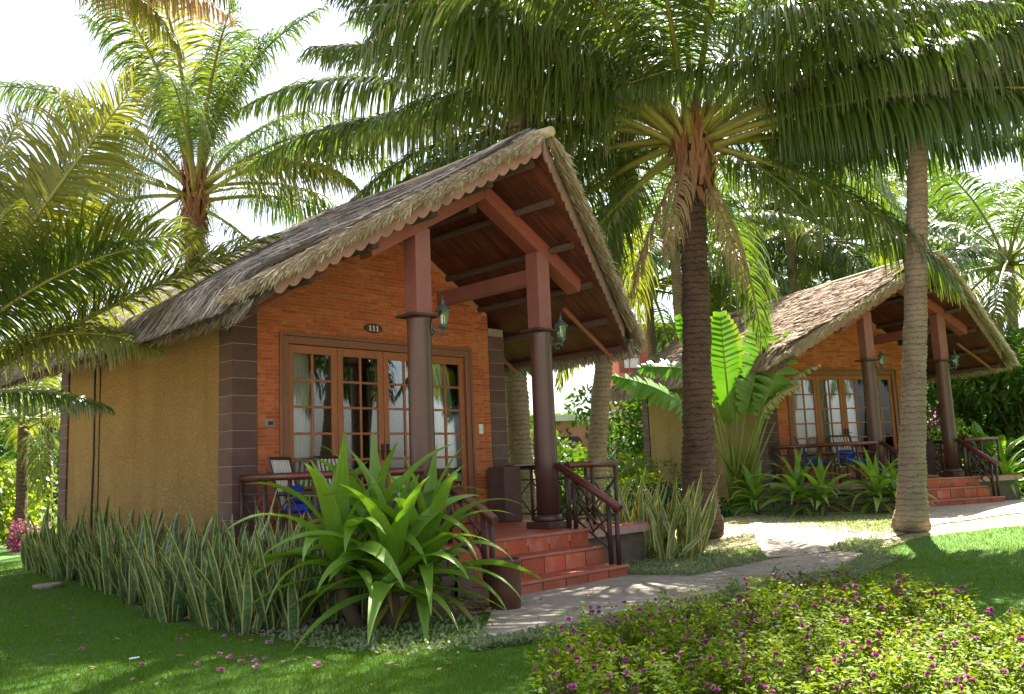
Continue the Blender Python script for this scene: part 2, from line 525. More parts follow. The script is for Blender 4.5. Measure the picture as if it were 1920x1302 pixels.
# ------------------------------------------------------------------ ground
LAWN_C = ((0.060, 0.140, 0.014), (0.038, 0.105, 0.012))
M['lawn'] = solid('lawn_turf', LAWN_C[0], LAWN_C[1], 1.2, 0.9, 0.6, 120, dirt=(0.10, 0.145, 0.025), dscale=0.45, dist=0.02)
M['soil'] = solid('garden_soil', (0.16, 0.105, 0.06), (0.10, 0.065, 0.038), 5, 0.95, 0.8, 30, dirt=(0.24, 0.17, 0.10), dscale=2, dist=0.03)
M['path'] = solid('worn_concrete_path', (0.36, 0.31, 0.25), (0.24, 0.20, 0.16), 6, 0.92, 0.9, 16, dirt=(0.17, 0.135, 0.11), dscale=2.4, dist=0.02)
M['sand'] = solid('dry_sandy_turf', (0.40, 0.35, 0.20), (0.30, 0.27, 0.12), 2.5, 0.95, 0.8, 50, dirt=(0.17, 0.19, 0.06), dscale=1.1, dist=0.03)

ax = np.unique(np.concatenate([-np.geomspace(14, 600, 16), np.arange(-13.5, 30.1, 0.5), np.geomspace(31, 600, 18)]))
ay = np.unique(np.concatenate([-np.geomspace(18, 600, 16), np.arange(-17.5, 26.1, 0.5), np.geomspace(27, 600, 18)]))
gx, gy = np.meshgrid(ax, ay)
gv = np.stack([gx, gy, np.vectorize(gz)(gx, gy)], -1).reshape(-1, 3)
nx = len(ax)
ii = (np.arange(len(ay) - 1)[:, None] * nx + np.arange(nx - 1)[None, :]).ravel()
tag(obj('lawn', np_mesh('lawn', gv, np.stack([ii, ii + 1, ii + nx + 1, ii + nx], -1), M['lawn'], smooth=True)), kind='structure')


def resample(pts, n):
    P = np.array([[p[0], p[1]] for p in pts]); s = np.concatenate([[0], np.cumsum(np.linalg.norm(np.diff(P, axis=0), axis=1))])
    q = np.linspace(0, s[-1], n)
    return np.stack([np.interp(q, s, P[:, 0]), np.interp(q, s, P[:, 1])], -1)


def sheet(name, A, B, mat, dz, n=40, k=8, wob=0.04, kind='structure', seed=0):
    """strip of ground between two edge lines, lying dz above the ground"""
    a, b = resample(A, n), resample(B, n)
    r = np.random.default_rng(seed)
    V = []
    for i in range(n):
        for j in range(k + 1):
            p = a[i] * (1 - j / k) + b[i] * j / k
            if j in (0, k): p = p + r.normal(0, wob, 2)
            V.append((p[0], p[1], gz(p[0], p[1]) + dz))
    F = [(i * (k + 1) + j, i * (k + 1) + j + 1, (i + 1) * (k + 1) + j + 1, (i + 1) * (k + 1) + j) for i in range(n - 1) for j in range(k)]
    o = obj(name, np_mesh(name, V, np.array(F), mat, smooth=True))
    return tag(o, kind=kind)


G = lambda L: [at(u, v) for u, v in L]
PATH_LO = G([(900, 1205), (1060, 1185), (1200, 1150), (1400, 1108), (1540, 1082), (1630, 1052)])
PATH_UP = G([(930, 1128), (1100, 1092), (1170, 1080), (1300, 1080), (1440, 1052), (1600, 1022)])
SAND_LO = G([(1150, 1090), (1300, 1085), (1440, 1056), (1620, 1040), (1720, 1008), (1930, 985)])
SAND_UP = G([(1130, 1035), (1250, 1000), (1400, 962), (1560, 962), (1720, 962), (1930, 945)])
sheet('sandy_turf', SAND_LO, SAND_UP, M['sand'], 0.004, 50, 10, 0.05, seed=3)
sheet('path', PATH_LO, PATH_UP, M['path'], 0.012, 50, 8, 0.03, seed=4)
sheet('path', G([(1430, 1050), (1500, 1045), (1620, 1026), (1690, 1004), (1760, 985), (1930, 962)]),
      G([(1400, 968), (1440, 968), (1640, 1000), (1690, 985), (1740, 948), (1930, 938)]), M['path'], 0.020, 50, 8, 0.03, seed=5)
BED_IN = [(0.02, -2.9), (-0.02, 0), (-0.02, 3), (-0.02, 6.4)]
BED_OUT = [(-1.35, -2.9), (-1.42, -1.2), (-0.98, 0.8), (-0.55, 3.2), (-0.3, 6.5)]
sheet('planting_bed', [(p[0] + .16, p[1]) for p in BED_OUT], BED_IN, M['soil'], 0.006, 30, 6, 0.04, seed=6)
sheet('planting_bed', [(-0.7, -3.35), (0.1, -3.75), (1.0, -3.75)], [(-1.0, -2.8), (0.1, -2.75), (1.25, -3.0)], M['soil'], 0.008, 20, 6, 0.06, seed=7)
FB_LO = G([(1040, 1420), (1300, 1420), (1600, 1420), (1980, 1420)])
FB_UP = G([(1075, 1275), (1180, 1222), (1400, 1165), (1560, 1140), (1700, 1150), (1850, 1215), (1980, 1270)])
sheet('planting_bed', FB_LO, FB_UP, M['soil'], 0.008, 30, 8, 0.04, seed=8)
# unseen sand in front of and beside the garden, added to bounce warm light
M['beach_bounce'] = solid('bounce_sand', (0.42, 0.325, 0.225), (0.34, 0.26, 0.18), 2.0, 0.95, 0.6, 30, dist=0.03)
b = MB()
b.add([(-260, -260, -.585), (260, -260, -.585), (260, -13.2, -.585), (-260, -13.2, -.585)], [(0, 1, 2, 3)])
b.add([(-260, -13.198, -.585), (-6.2, -13.198, -.585), (-6.2, 90, -.585), (-260, 90, -.585)], [(0, 1, 2, 3)])
tag(b.build('beach_bounce', M['beach_bounce']), kind='structure')
#@@STRUCT
# ------------------------------------------------------------------ bungalow
W, D, PD, CS = 4.70, 5.86, 2.0, 1.046          # width, depth, column line in front of the wall, half the column spacing
XC = W / 2
FZ, GZ = -0.05, -0.75                          # porch floor, below the ground
PW = 0.34                                      # corner pillar
DX0, DX1, DZ = 0.69, 3.934, 2.55               # door opening
RIDGE_Y, EAVE_Y, BACK_Y, OV = -3.157, -1.87, D + 0.12, 0.875
UZ, US = 4.46, 0.635                           # underside of the roof at the ridge, slope


def under(x):
    return UZ - US * abs(x - XC)


def front_y(x):
    t = abs(x - XC) / (XC + OV)
    return RIDGE_Y + (EAVE_Y - RIDGE_Y) * t


def brick_meshes():
    out = []
    for k in range(4):
        r = random.Random(k)
        b = MB(); b.box((0, 0, 0), (0.226, 0.05, 0.0395))
        b.v = [(x + r.uniform(-.003, .003), y + r.uniform(-.003, .003), z + r.uniform(-.0025, .0025)) for x, y, z in b.v]
        out.append(b.mesh('brick', M['brick'], bevel=0.004))
    return out


BRICKS = brick_meshes()


def thatch_slope(sgn, n, seed, width=(0.006, 0.014), length=(0.35, 1.1), skew=0.22, lift=0.035, bundle=0):
    """strands lying on one roof slope; returns centre lines and half widths"""
    r = np.random.default_rng(seed)
    Ls = (XC + OV) / math.cos(math.atan(US))
    ca, sa = math.cos(math.atan(US)), math.sin(math.atan(US))
    down = np.array([sgn * ca, 0, -sa]); nor = np.array([sgn * sa, 0, ca])
    S = 5
    if bundle:
        nb = n // bundle
        rows = 15
        row = r.integers(0, rows, nb)
        d0 = np.repeat((row + r.uniform(-.12, .12, nb)) / rows * Ls, bundle)
        yb = (np.floor(r.uniform(0, 62, nb)) + 0.5 * (row % 2)) / 62
        y0 = np.repeat(yb, bundle) + r.normal(0, 0.0042, nb * bundle)
        n = nb * bundle
        ang = np.repeat(r.normal(0.30, 0.06, nb), bundle) + r.normal(0, 0.08, n)
    else:
        d0 = r.uniform(-0.05, Ls, n)
        y0 = r.uniform(0, 1, n)
        ang = r.normal(0.08, skew, n) + 0.2 * np.sin(y0 * 9) * np.cos(d0 * 1.7)
    ln = r.uniform(*length, n)
    ln = np.minimum(ln, Ls + 0.13 - d0 + r.uniform(0, .1, n))
    t = np.linspace(0, 1, S)[None, :]
    d = d0[:, None] + ln[:, None] * t
    yf = RIDGE_Y + (EAVE_Y - RIDGE_Y) * np.clip(d / Ls, 0, 1)
    yy = yf + y0[:, None] * (BACK_Y - yf) + np.sin(ang)[:, None] * ln[:, None] * t + r.normal(0, .012, (n, S))
    yy = np.maximum(yy, yf - 0.03)
    hh = 0.255 + 0.04 * np.sin(yy * 1.3 + d) + r.uniform(0, lift, n)[:, None] + (0.035 * t if bundle else 0.012 * np.sin(t * 7 + d0[:, None] * 9)) + 0.045 * r.uniform(0, 1, n)[:, None] ** 6 * t
    if bundle:
        hh = hh + np.repeat(0.03 * r.uniform(0, 1, nb), bundle)[:, None]
    hh = hh * (0.55 + 0.45 * np.clip((Ls + 0.12 - d) / 0.35, 0.0, 1))
    P = np.stack([np.broadcast_to(XC, d.shape), yy, np.broadcast_to(UZ, d.shape)], -1) + d[..., None] * down + hh[..., None] * nor
    P[..., 2] -= 0.35 * np.clip(d - Ls + 0.05, 0, 1) ** 1.0 * (d > Ls - 0.05)
    tang = nrm(np.gradient(P, axis=1))
    roll = r.uniform(-0.7, 0.7, n)[:, None, None]
    side = nrm(np.cross(tang, nor) + roll * nor)
    w = r.uniform(*width, n)[:, None] * np.array([1, 1, 1, .85, .4])[None, :]
    return P, side * w[..., None]


def verge(sgn, n, seed, dense=1.0):
    """pale cut ends of straw along the front edge of one slope, combed down along it in uneven clumps"""
    r = np.random.default_rng(seed)
    ang = math.atan(US)
    Ls = (XC + OV) / math.cos(ang)
    down = np.array([sgn * math.cos(ang), 0, -math.sin(ang)]); nor = np.array([sgn * math.sin(ang), 0, math.cos(ang)])
    d = r.uniform(-0.05, Ls, n)
    h = r.uniform(0.0, 1.0, n)
    clump = np.floor(d / 0.11 + h * 0.8)
    ph = np.modf(np.abs(np.sin(clump * 12.9898) * 43758.5))[0]
    ph2 = np.modf(np.abs(np.sin(clump * 78.233) * 12543.3))[0]
    hh = 0.165 + 0.09 * h + 0.02 * (ph - .5)
    y = RIDGE_Y + (EAVE_Y - RIDGE_Y) * d / Ls
    S = 5
    t = np.linspace(0, 1, S)[None, :, None]
    ln = r.uniform(0.10, 0.235, n) * (0.7 + 0.6 * ph)
    out = nrm(np.array([0, -1, 0])[None] * (0.04 + .14 * ph2 + r.uniform(0, .10, n))[:, None] + down[None] * 0.95 - nor[None] * (-0.02 + 0.30 * ph * (h > .3) + r.normal(0, .07, n))[:, None] + r.normal(0, .10, (n, 3)))
    base = np.array([XC, 0, UZ])[None] + d[:, None] * down + hh[:, None] * nor
    base[:, 1] = y + r.uniform(-0.02, 0.03, n) - 0.06 * np.sin(PI * h)
    P = base[:, None, :] + out[:, None, :] * ln[:, None, None] * t
    P[..., 2] -= 0.02 * (t[..., 0] ** 2) * r.uniform(0, 1.5, n)[:, None]
    tang = nrm(np.gradient(P, axis=1))
    side = nrm(np.cross(tang, np.array([0, -1.0, 0.2])) + r.normal(0, .35, (n, 1, 3)))
    w = r.uniform(.003, .0095, n)[:, None] * np.array([.8, 1, 1, .8, .3])[None]
    return P, side * w[..., None]


def eave_tufts(sgn, n, seed):
    r = np.random.default_rng(seed)
    ang = math.atan(US)
    Ls = (XC + OV) / math.cos(ang)
    down = np.array([sgn * math.cos(ang), 0, -math.sin(ang)]); nor = np.array([sgn * math.sin(ang), 0, math.cos(ang)])
    y = r.uniform(EAVE_Y - 0.04, BACK_Y, n)
    h = r.uniform(0.0, 0.15, n)
    d = Ls - r.uniform(0.02, 0.16, n)
    ln = r.uniform(0.08, 0.24, n)
    t = np.linspace(0, 1, 4)[None, :, None]
    out = nrm(down[None] + np.array([0, 0, -1])[None] * r.uniform(0.1, 0.9, n)[:, None] + r.normal(0, .2, (n, 3)))
    P = (np.array([XC, 0, UZ])[None] + d[:, None] * down + h[:, None] * nor)
    P[:, 1] = y
    P = P[:, None, :] + out[:, None, :] * ln[:, None, None] * t
    tang = nrm(np.gradient(P, axis=1))
    side = nrm(np.cross(tang, nor) + r.normal(0, .5, (n, 1, 3)))
    w = r.uniform(.004, .010, n)[:, None] * np.array([1, 1, .8, .3])[None]
    return P, side * w[..., None]


def strand_obj(name, sets, mat, parent):
    Vs, Fs, U, b = [], [], [], 0
    for P, Wd in sets:
        v, f, u = ribbons(P, Wd)
        Vs.append(v); Fs.append(f + b); U.append(u); b += len(v)
    o = obj(name, np_mesh(name, np.concatenate(Vs), np.concatenate(Fs), mat, np.concatenate(U)), parent)
    return tag(o, kind='stuff')


def pane_grid(mb, x0, x1, z0, z1, cols, rows, t, y0, y1):
    """muntin bars; returns pane rectangles"""
    xs = [x0 + (x1 - x0) * i / cols for i in range(cols + 1)]
    zs = [z0 + (z1 - z0) * i / rows for i in range(rows + 1)]
    for x in xs[1:-1]: mb.b2((x - t / 2, y0, z0), (x + t / 2, y1, z1))
    for z in zs[1:-1]: mb.b2((x0, y0 + .004, z - t / 2), (x1, y1 - .004, z + t / 2))
    return [(xs[i] + (t / 2 if i else 0), xs[i + 1] - (t / 2 if i < cols - 1 else 0),
             zs[j] + (t / 2 if j else 0), zs[j + 1] - (t / 2 if j < rows - 1 else 0)) for i in range(cols) for j in range(rows)]


def bungalow(label, loc, rz, near):
    root = thing('bungalow', label, 'bungalow', loc, rz, 'thatched brick bungalows')
    T = lambda q: Matrix.Translation(loc) @ Matrix.Rotation(rz, 4, 'Z') @ Vector(q)
    # --- front wall: mortar body with a door opening, bricks set proud of it
    b = MB()
    zl, zr_ = under(PW) - .01, under(DX0) - .01
    b.prism([(PW, GZ), (DX0, GZ), (DX0, zr_), (PW, zl)], 1, 0.014, 0.22)
    b.prism([(DX1, GZ), (W - PW, GZ), (W - PW, under(W - PW) - .01), (DX1, under(DX1) - .01)], 1, 0.014, 0.22)
    b.prism([(DX0, DZ), (DX1, DZ), (DX1, under(DX1) - .01), (XC, UZ - .01), (DX0, zr_)], 1, 0.014, 0.22)
    fw = b.build('front_wall', M['mortar'], root)
    cand = []
    row = 0
    z = FZ + 0.03
    while z < UZ - 0.1:
        off = 0.118 if row % 2 else 0.0
        x = PW - off
        while x < W - PW:
            a, c = max(x, PW + .004), min(x + 0.226, W - PW - .004)
            spans = [(a, c)]
            if z < DZ + 0.02:
                spans = [(a, min(c, DX0 - .004)), (max(a, DX1 + .004), c)]
            for s0, s1 in spans:
                m_ = min(under(s0), under(s1)) - 0.04
                if s1 - s0 > 0.035 and z + .0225 < m_:
                    cand.append(((s0 + s1) / 2, z, s1 - s0))
            x += 0.236
        z += 0.049
        row += 1
    rr = random.Random(3)
    if near:
        cc = Vector(CAM)
        cand.sort(key=lambda q: (T((q[0], 0, q[1])) - cc).length)
        vis = [q for q in cand if q[1] > 0.55]
        low = [q for q in cand if q[1] <= 0.55]
        single, rest = vis[:300], vis[300:] + low
        for x, z, w in single:
            o = obj('brick', BRICKS[rr.randrange(4)], fw, (x, 0.030 + rr.uniform(-.004, .003), z))
            o.scale = (w / 0.226, 1, 1)
    else:
        rest = cand
    b = MB()
    for x, z, w in rest:
        b.box((x, 0.030 + rr.uniform(-.004, .003), z), (w, 0.05, 0.0395))
    me = b.mesh('brick_courses', [M['brick'], M['brick2'], M['brick3']])
    mi = np.repeat(np.array([rr.choice((0, 0, 1, 2)) for _ in rest], np.int32), 6)
    me.polygons.foreach_set('material_index', mi)
    tag(obj('brick_courses', me, fw), kind='stuff')
    # --- corner pillars of brown stone blocks
    blk = MB(); blk.box((0, 0, 0), (PW, PW, 0.2045)); blk = blk.mesh('stone_block', M['block'], bevel=0.006)
    for px, py in ((PW / 2, PW / 2), (W - PW / 2, PW / 2), (PW / 2, D - PW / 2), (W - PW / 2, D - PW / 2)):
        top = min(under(px - PW / 2), under(px + PW / 2)) - .02
        core = MB().b2((px - PW / 2 + .008, py - PW / 2 + .008, GZ), (px + PW / 2 - .008, py + PW / 2 - .008, top)).build('corner_pillar', M['joint'], root)
        z = -0.6 + 0.105
        while z < top - 0.09:
            obj('stone_block', blk, core, (px + rr.uniform(-.002, .002), py + rr.uniform(-.002, .002), z)); z += 0.2145
    # --- plastered walls
    for nm, x0, x1 in (('side_wall', 0.03, 0.20), ('side_wall', W - 0.20, W - 0.03)):
        xo = x0 if x0 < 1 else x1
        p_ = MB()
        p_.prism([(x0, GZ), (x1, GZ), (x1, under(x1) - .012), (x0, under(x0) - .012)], 1, PW, D - PW)
        p_.build(nm, M['plaster'], root)
    MB().prism([(PW, GZ), (W - PW, GZ), (W - PW, under(W - PW) - .012), (XC, UZ - .012), (PW, under(PW) - .012)], 1, D - 0.2, D - 0.03).build('back_wall', M['plaster'], root)
    MB().b2((0.21, 0.25, FZ - 0.1), (W - 0.21, D - 0.22, FZ)).build('room_floor', M['inside'], root)
    # --- door frame and four glazed leaves
    f = MB()
    f.b2((DX0, -.012, FZ), (DX0 + .09, .16, DZ)); f.b2((DX1 - .09, -.012, FZ), (DX1, .16, DZ))
    f.b2((DX0 + .09, -.012, DZ - .10), (DX1 - .09, .16, DZ))
    f.b2((DX0 - .045, -.03, FZ), (DX0 - .002, .02, DZ + .045)); f.b2((DX1 + .002, -.03, FZ), (DX1 + .045, .02, DZ + .045))
    f.b2((DX0 - .002, -.03, DZ + .002), (DX1 + .002, .02, DZ + .045))
    f.build('door_frame', M['frame'], root, bevel=0.006)
    lw = (DX1 - DX0 - .18) / 4
    for i in range(4):
        x0 = DX0 + .09 + lw * i + .004; x1 = x0 + lw - .008
        y0, y1 = 0.03, 0.08
        st, tr, br = 0.088, 0.11, 0.30
        l = MB()
        l.b2((x0, y0, FZ + .01), (x0 + st, y1, DZ - .105)); l.b2((x1 - st, y0, FZ + .01), (x1, y1, DZ - .105))
        l.b2((x0 + st, y0, DZ - .105 - tr), (x1 - st, y1, DZ - .105)); l.b2((x0 + st, y0, FZ + .01), (x1 - st, y1, FZ + br))
        rects = pane_grid(l, x0 + st, x1 - st, FZ + br, DZ - .105 - tr, 2, 6, 0.032, y0 + .006, y1 - .006)
        leaf = l.build('door_leaf', M['wood'], root, bevel=0.004)
        for a0, a1, c0, c1 in rects:
            MB().b2((a0 - .003, .050, c0 - .003), (a1 + .003, .056, c1 + .003)).build('pane', M['glass'], leaf)
        if i in (1, 2):
            hx = x1 - .04 if i == 1 else x0 + .04
            h = MB(); h.b2((hx - .018, .012, .93), (hx + .018, .03, 1.15)); h.tube([(hx, .012, 1.05), (hx, -.03, 1.05), (hx + (.08 if i == 2 else -.08), -.03, 1.05)], .009, 6)
            h.build('handle', M['black'], leaf)
    # --- roof: reed-lined underside, thatch on top
    Ls = (XC + OV)
    s = MB()
    for sg in (-1, 1):
        xe = XC + sg * Ls
        ze, te = under(xe), 0.13
        A = [(XC, RIDGE_Y + .05, UZ), (xe, EAVE_Y + .05, ze), (xe, BACK_Y, ze), (XC, BACK_Y, UZ)]
        n0 = 8
        vs, fs = [], []
        for i in range(n0 + 1):
            t = i / n0
            x = XC + sg * Ls * t; yf = RIDGE_Y + .05 + (EAVE_Y - RIDGE_Y) * t
            th = 0.25 - 0.11 * max(0, t - .85) / .15
            vs += [(x, yf, under(x)), (x, BACK_Y, under(x)), (x, yf, under(x) + th), (x, BACK_Y, under(x) + th)]
        for i in range(n0):
            a = 4 * i
            s_ = [(a, a + 1, a + 5, a + 4), (a + 2, a + 6, a + 7, a + 3), (a, a + 4, a + 6, a + 2), (a + 1, a + 3, a + 7, a + 5)]
            fs += s_
        e = 4 * n0
        fs.append((e, e + 1, e + 3, e + 2))
        s.add(vs, fs[:-1] + [fs[-1]], 0)
    me = s.mesh('roof', [M['reed'], M['thatch_base']])
    mi = []
    for p in me.polygons:
        zs = [me.vertices[i].co for i in p.vertices]
        flat = all(abs(q.z - under(q.x)) < 1e-4 for q in zs)
        mi.append(0 if flat else 1)
    me.polygons.foreach_set('material_index', mi)
    roof = obj('roof', me, root)
    if near:
        strand_obj('thatch', [thatch_slope(-1, 62000, 1, width=(.0035, .0095), length=(.45, 1.6), skew=.24, lift=.05), thatch_slope(1, 9000, 2, width=(.008, .02))], M['thatch'], roof)
        strand_obj('thatch_verge', [verge(-1, 16000, 4), verge(1, 12000, 5)], M['thatch_pale'], roof)
        strand_obj('thatch_eave', [eave_tufts(-1, 12000, 6), eave_tufts(1, 8000, 7)], M['thatch'], roof)
    else:
        strand_obj('thatch', [thatch_slope(-1, 40000, 11, width=(.008, .016), length=(.25, .42), bundle=9, lift=.02), thatch_slope(-1, 16000, 13, width=(.006, .016)), thatch_slope(1, 7000, 12, width=(.01, .02))], M['thatch_tan'], roof)
        strand_obj('thatch_verge', [verge(-1, 8000, 14), verge(1, 8000, 15)], M['thatch_pale'], roof)
        strand_obj('thatch_eave', [eave_tufts(-1, 7000, 16), eave_tufts(1, 5000, 17)], M['thatch_tan'], roof)
    cp = MB()
    cp.tube([(XC, RIDGE_Y - .14, UZ + .225), (XC, RIDGE_Y + .25, UZ + .255), (XC, 0, UZ + .26), (XC, BACK_Y, UZ + .26)], [.06, .07, .07, .07], 10)
    cp.build('ridge_roll', M['thatch_pale'], roof, smooth=True)
    # --- purlins under the roof
    for sg in (-1, 1):
        for dd in (0.55, 1.2, 1.85, 2.5, 3.05):
            x = XC + sg * dd
            MB().tube([(x, front_y(x) + .16, under(x) - .055), (x, D + .3, under(x) - .055)], .05, 8).build('purlin', M['purlin'], root, smooth=True)
        # common rafters of the overhang beside the walls
        for yy in (-1.55, 0.5, 2.2, 3.9):
            xa, xb = XC + sg * (2.05 if yy < 0 else 2.4), XC + sg * (Ls - .08)
            MB().tube([(xa, yy, under(xa) - .13), (xb, yy, under(xb) - .10)], .036, 6).build('rafter', M['paint'], root)
    MB().tube([(XC, RIDGE_Y + .2, UZ - .08), (XC, D + .3, UZ - .08)], .06, 8).build('ridge_beam', M['purlin'], root, smooth=True)
    # --- scalloped fascia boards on the front rake
    for sg in (-1, 1):
        x0, x1 = XC + sg * 0.02, XC + sg * (Ls - .30)
        y0, y1 = front_y(x0) + .012, front_y(x1) + .012
        n = 22
        lo = []
        for i in range(n):
            for k in range(4):
                t = (i + k / 4) / n
                x = x0 + (x1 - x0) * t
                lo.append((x, under(x) + 0.03 - 0.055 * math.sin(PI * k / 4)))
        lo.append((x1, under(x1) + .03))
        vs, fs = [], []
        m_ = len(lo)
        for k, (x, zb) in enumerate(lo):
            t = (x - x0) / (x1 - x0); y = y0 + (y1 - y0) * t
            vs += [(x, y, zb), (x, y, under(x) + .20), (x, y + .025, zb), (x, y + .025, under(x) + .20)]
        for k in range(m_ - 1):
            a = 4 * k
            fs += [(a, a + 4, a + 5, a + 1), (a + 2, a + 3, a + 7, a + 6), (a, a + 2, a + 6, a + 4), (a + 1, a + 5, a + 7, a + 3)]
        fs += [(0, 1, 3, 2), (4 * m_ - 4, 4 * m_ - 2, 4 * m_ - 1, 4 * m_ - 3)]
        MB().add(vs, fs).build('fascia_board', M['fascia'], root)
    # --- porch frame: round columns, square posts, inclined beams
    ZC = 2.56
    def tz(x): return 4.155 - .571 * abs(x - XC)   # underside of the inclined beams
    for sg in (-1, 1):
        cx = XC + sg * CS
        col = MB().lathe([(.150, FZ + .16), (.150, FZ + .9), (.142, ZC - .10), (.150, ZC - .06), (.150, ZC - .035)], 24, (cx, -PD, 0)).build('column', M['column'], root, smooth=True)
        MB().lathe([(.19, FZ + .09), (.20, FZ + .12), (.19, FZ + .155), (.165, FZ + .175)], 24, (cx, -PD, 0)).build('column_base', M['column'], col, smooth=True)
        MB().box((cx, -PD, FZ + .046), (.42, .42, .088)).build('plinth', M['column'], col, bevel=.006)
        MB().box((cx - .02, -PD, ZC - .016), (.40, .34, .032)).build('capital_plate', M['purlin'], col, bevel=.005)
        MB().b2((cx - .115, -PD - .113, ZC), (cx + .115, -PD + .113, tz(cx) + .04)).build('post', M['post'], root, bevel=.006)
        xa, xb = XC + sg * .0015, XC + sg * 1.778
        th = .215
        MB().prism([(xa, tz(xa)), (xb, tz(xb)), (xb + sg * .03, tz(xb) + .10), (xb + sg * .03, tz(xb) + th), (xa, tz(xa) + th)], 1, -PD - .116, -PD + .116).build('inclined_beam', M['paint'], root, bevel=.006)
        if sg > 0:
            MB().b2((cx - .075, -PD + .118, 3.20), (cx + .075, 0.03, 3.40)).build('tie_beam', M['post'], root, bevel=.006)
    MB().b2((XC - .07, -PD + .118, 4.02), (XC + .07, .028, 4.17)).build('tie_beam', M['purlin'], root, bevel=.006)
    # --- porch floor, steps, stone base
    SX0, SX1, SY = 1.22, 3.42, -2.64
    p_ = MB(); p_.b2((0.0, SY, FZ - .12), (W, .03, FZ - .012))
    fl = p_.build('porch_floor', M['grout'], root)
    tl = MB(); tl.box((0, 0, 0), (.322, .322, .02)); tl = tl.mesh('floor_tile', M['tile'], bevel=.004)
    for i in range(14):
        for j in range(8):
            obj('floor_tile', tl, fl, (.17 + .335 * i, -.17 - .33 * j, FZ - .010 + rr.uniform(-.001, .001)))
    MB().b2((0.06, SY + .06, GZ), (W - .06, .028, FZ - .121)).build('porch_base', M['stone2'], root)
    base = [c for c in root.children if c.name.startswith('porch_base')][0]
    sr = random.Random(5)
    def stones(p0, p1, nrmv):
        L = (Vector(p1) - Vector(p0)).length
        d = (Vector(p1) - Vector(p0)).normalized()
        z = -.66
        while z < FZ - .2:
            q = 0.02
            h = sr.uniform(.13, .19)
            while q < L - .1:
                w = min(sr.uniform(.18, .34), L - q)
                c = Vector(p0) + d * (q + w / 2) + Vector((0, 0, z + h / 2))
                bx = MB(); bx.box((0, 0, 0), (w - .02, .1, h - .02), Matrix.Rotation(math.atan2(d.y, d.x), 3, 'Z'))
                bx.v = [tuple(Vector(v) + Vector([sr.uniform(-.012, .012) for _ in range(3)])) for v in bx.v]
                bx.build('stone', M['stone'], base, c, bevel=.014)
                q += w
            z += h
    stones((0.06, .0, 0), (0.06, SY, 0), (-1, 0, 0))
    stones((0.06, SY + .06, 0), (SX0 - .02, SY + .06, 0), (0, -1, 0))
    steps = [(SY, FZ, -.25), (SY - .24, -.25, -.47), (SY - .56, -.47, -.60)]
    rt = MB(); rt.box((0, 0, 0), (.352, .022, .196)); rt = rt.mesh('riser_tile', M['tile'], bevel=.004)
    for k, (y, zt_, zb) in enumerate(steps):
        yb = 0.0 if k == 0 else steps[k - 1][0]
        x0, x1 = SX0 - (.04 if k == 2 else 0), SX1 + (.04 if k == 2 else 0)
        st_ = MB().b2((x0, y + .012, GZ), (x1, max(y + .4, yb) - (.0 if k else .1), zt_ - .016 - (.13 if k == 0 else 0))).build('step', M['grout'], root)
        nt_ = 6
        w = (x1 - x0) / nt_
        h = zt_ - zb - .035
        for i in range(nt_):
            o = obj('riser_tile', rt, st_, (x0 + w * (i + .5), y + .006, zt_ - .03 - h / 2)); o.scale = ((w - .020) / .352, 1, h / .200)
            dep = (yb - y) if k else .26
            if k:
                t_ = obj('tread_tile', tl, st_, (x0 + w * (i + .5), y + dep / 2 - .004, zt_ - .010)); t_.scale = ((w - .010) / .322, (dep - .004) / .322, 1)
        MB().b2((x0 - .01, y - .016, zt_ - .028), (x1 + .01, y + .03, zt_ + .004)).build('nosing', M['tile2'], st_, bevel=.006)
    MB().b2((W - .52, -.42, FZ), (W - .16, -.06, FZ + .82)).build('low_pier', M['block'], root, bevel=.01)
    return root, T


M['brick2'] = solid('brick_clay_dark', (0.41, 0.105, 0.040), (0.34, 0.085, 0.032), 14, 0.85, 0.5, 70)
M['brick3'] = solid('brick_clay_pale', (0.56, 0.175, 0.058), (0.48, 0.135, 0.042), 14, 0.85, 0.5, 70)
M['stone2'] = solid('rubble_mortar', (0.15, 0.11, 0.08), (0.10, 0.075, 0.055), 7, 0.95, 0.6, 30)
M['tile2'] = solid('worn_tile_edge', (0.40, 0.14, 0.085), (0.32, 0.10, 0.06), 6, 0.5, 0.2, 40, dirt=(0.45, 0.27, 0.2), dscale=3)

B2LOC, B2RZ = (13.567, 0.373, 0.221), rad(-24.83)
cab1, T1 = bungalow('near thatched bungalow with orange brick front and yellow side wall, number 111', (0, 0, 0), 0.0, True)
cab2, T2 = bungalow('far thatched bungalow with sunlit tan roof behind the two palm trunks', B2LOC, B2RZ, False)


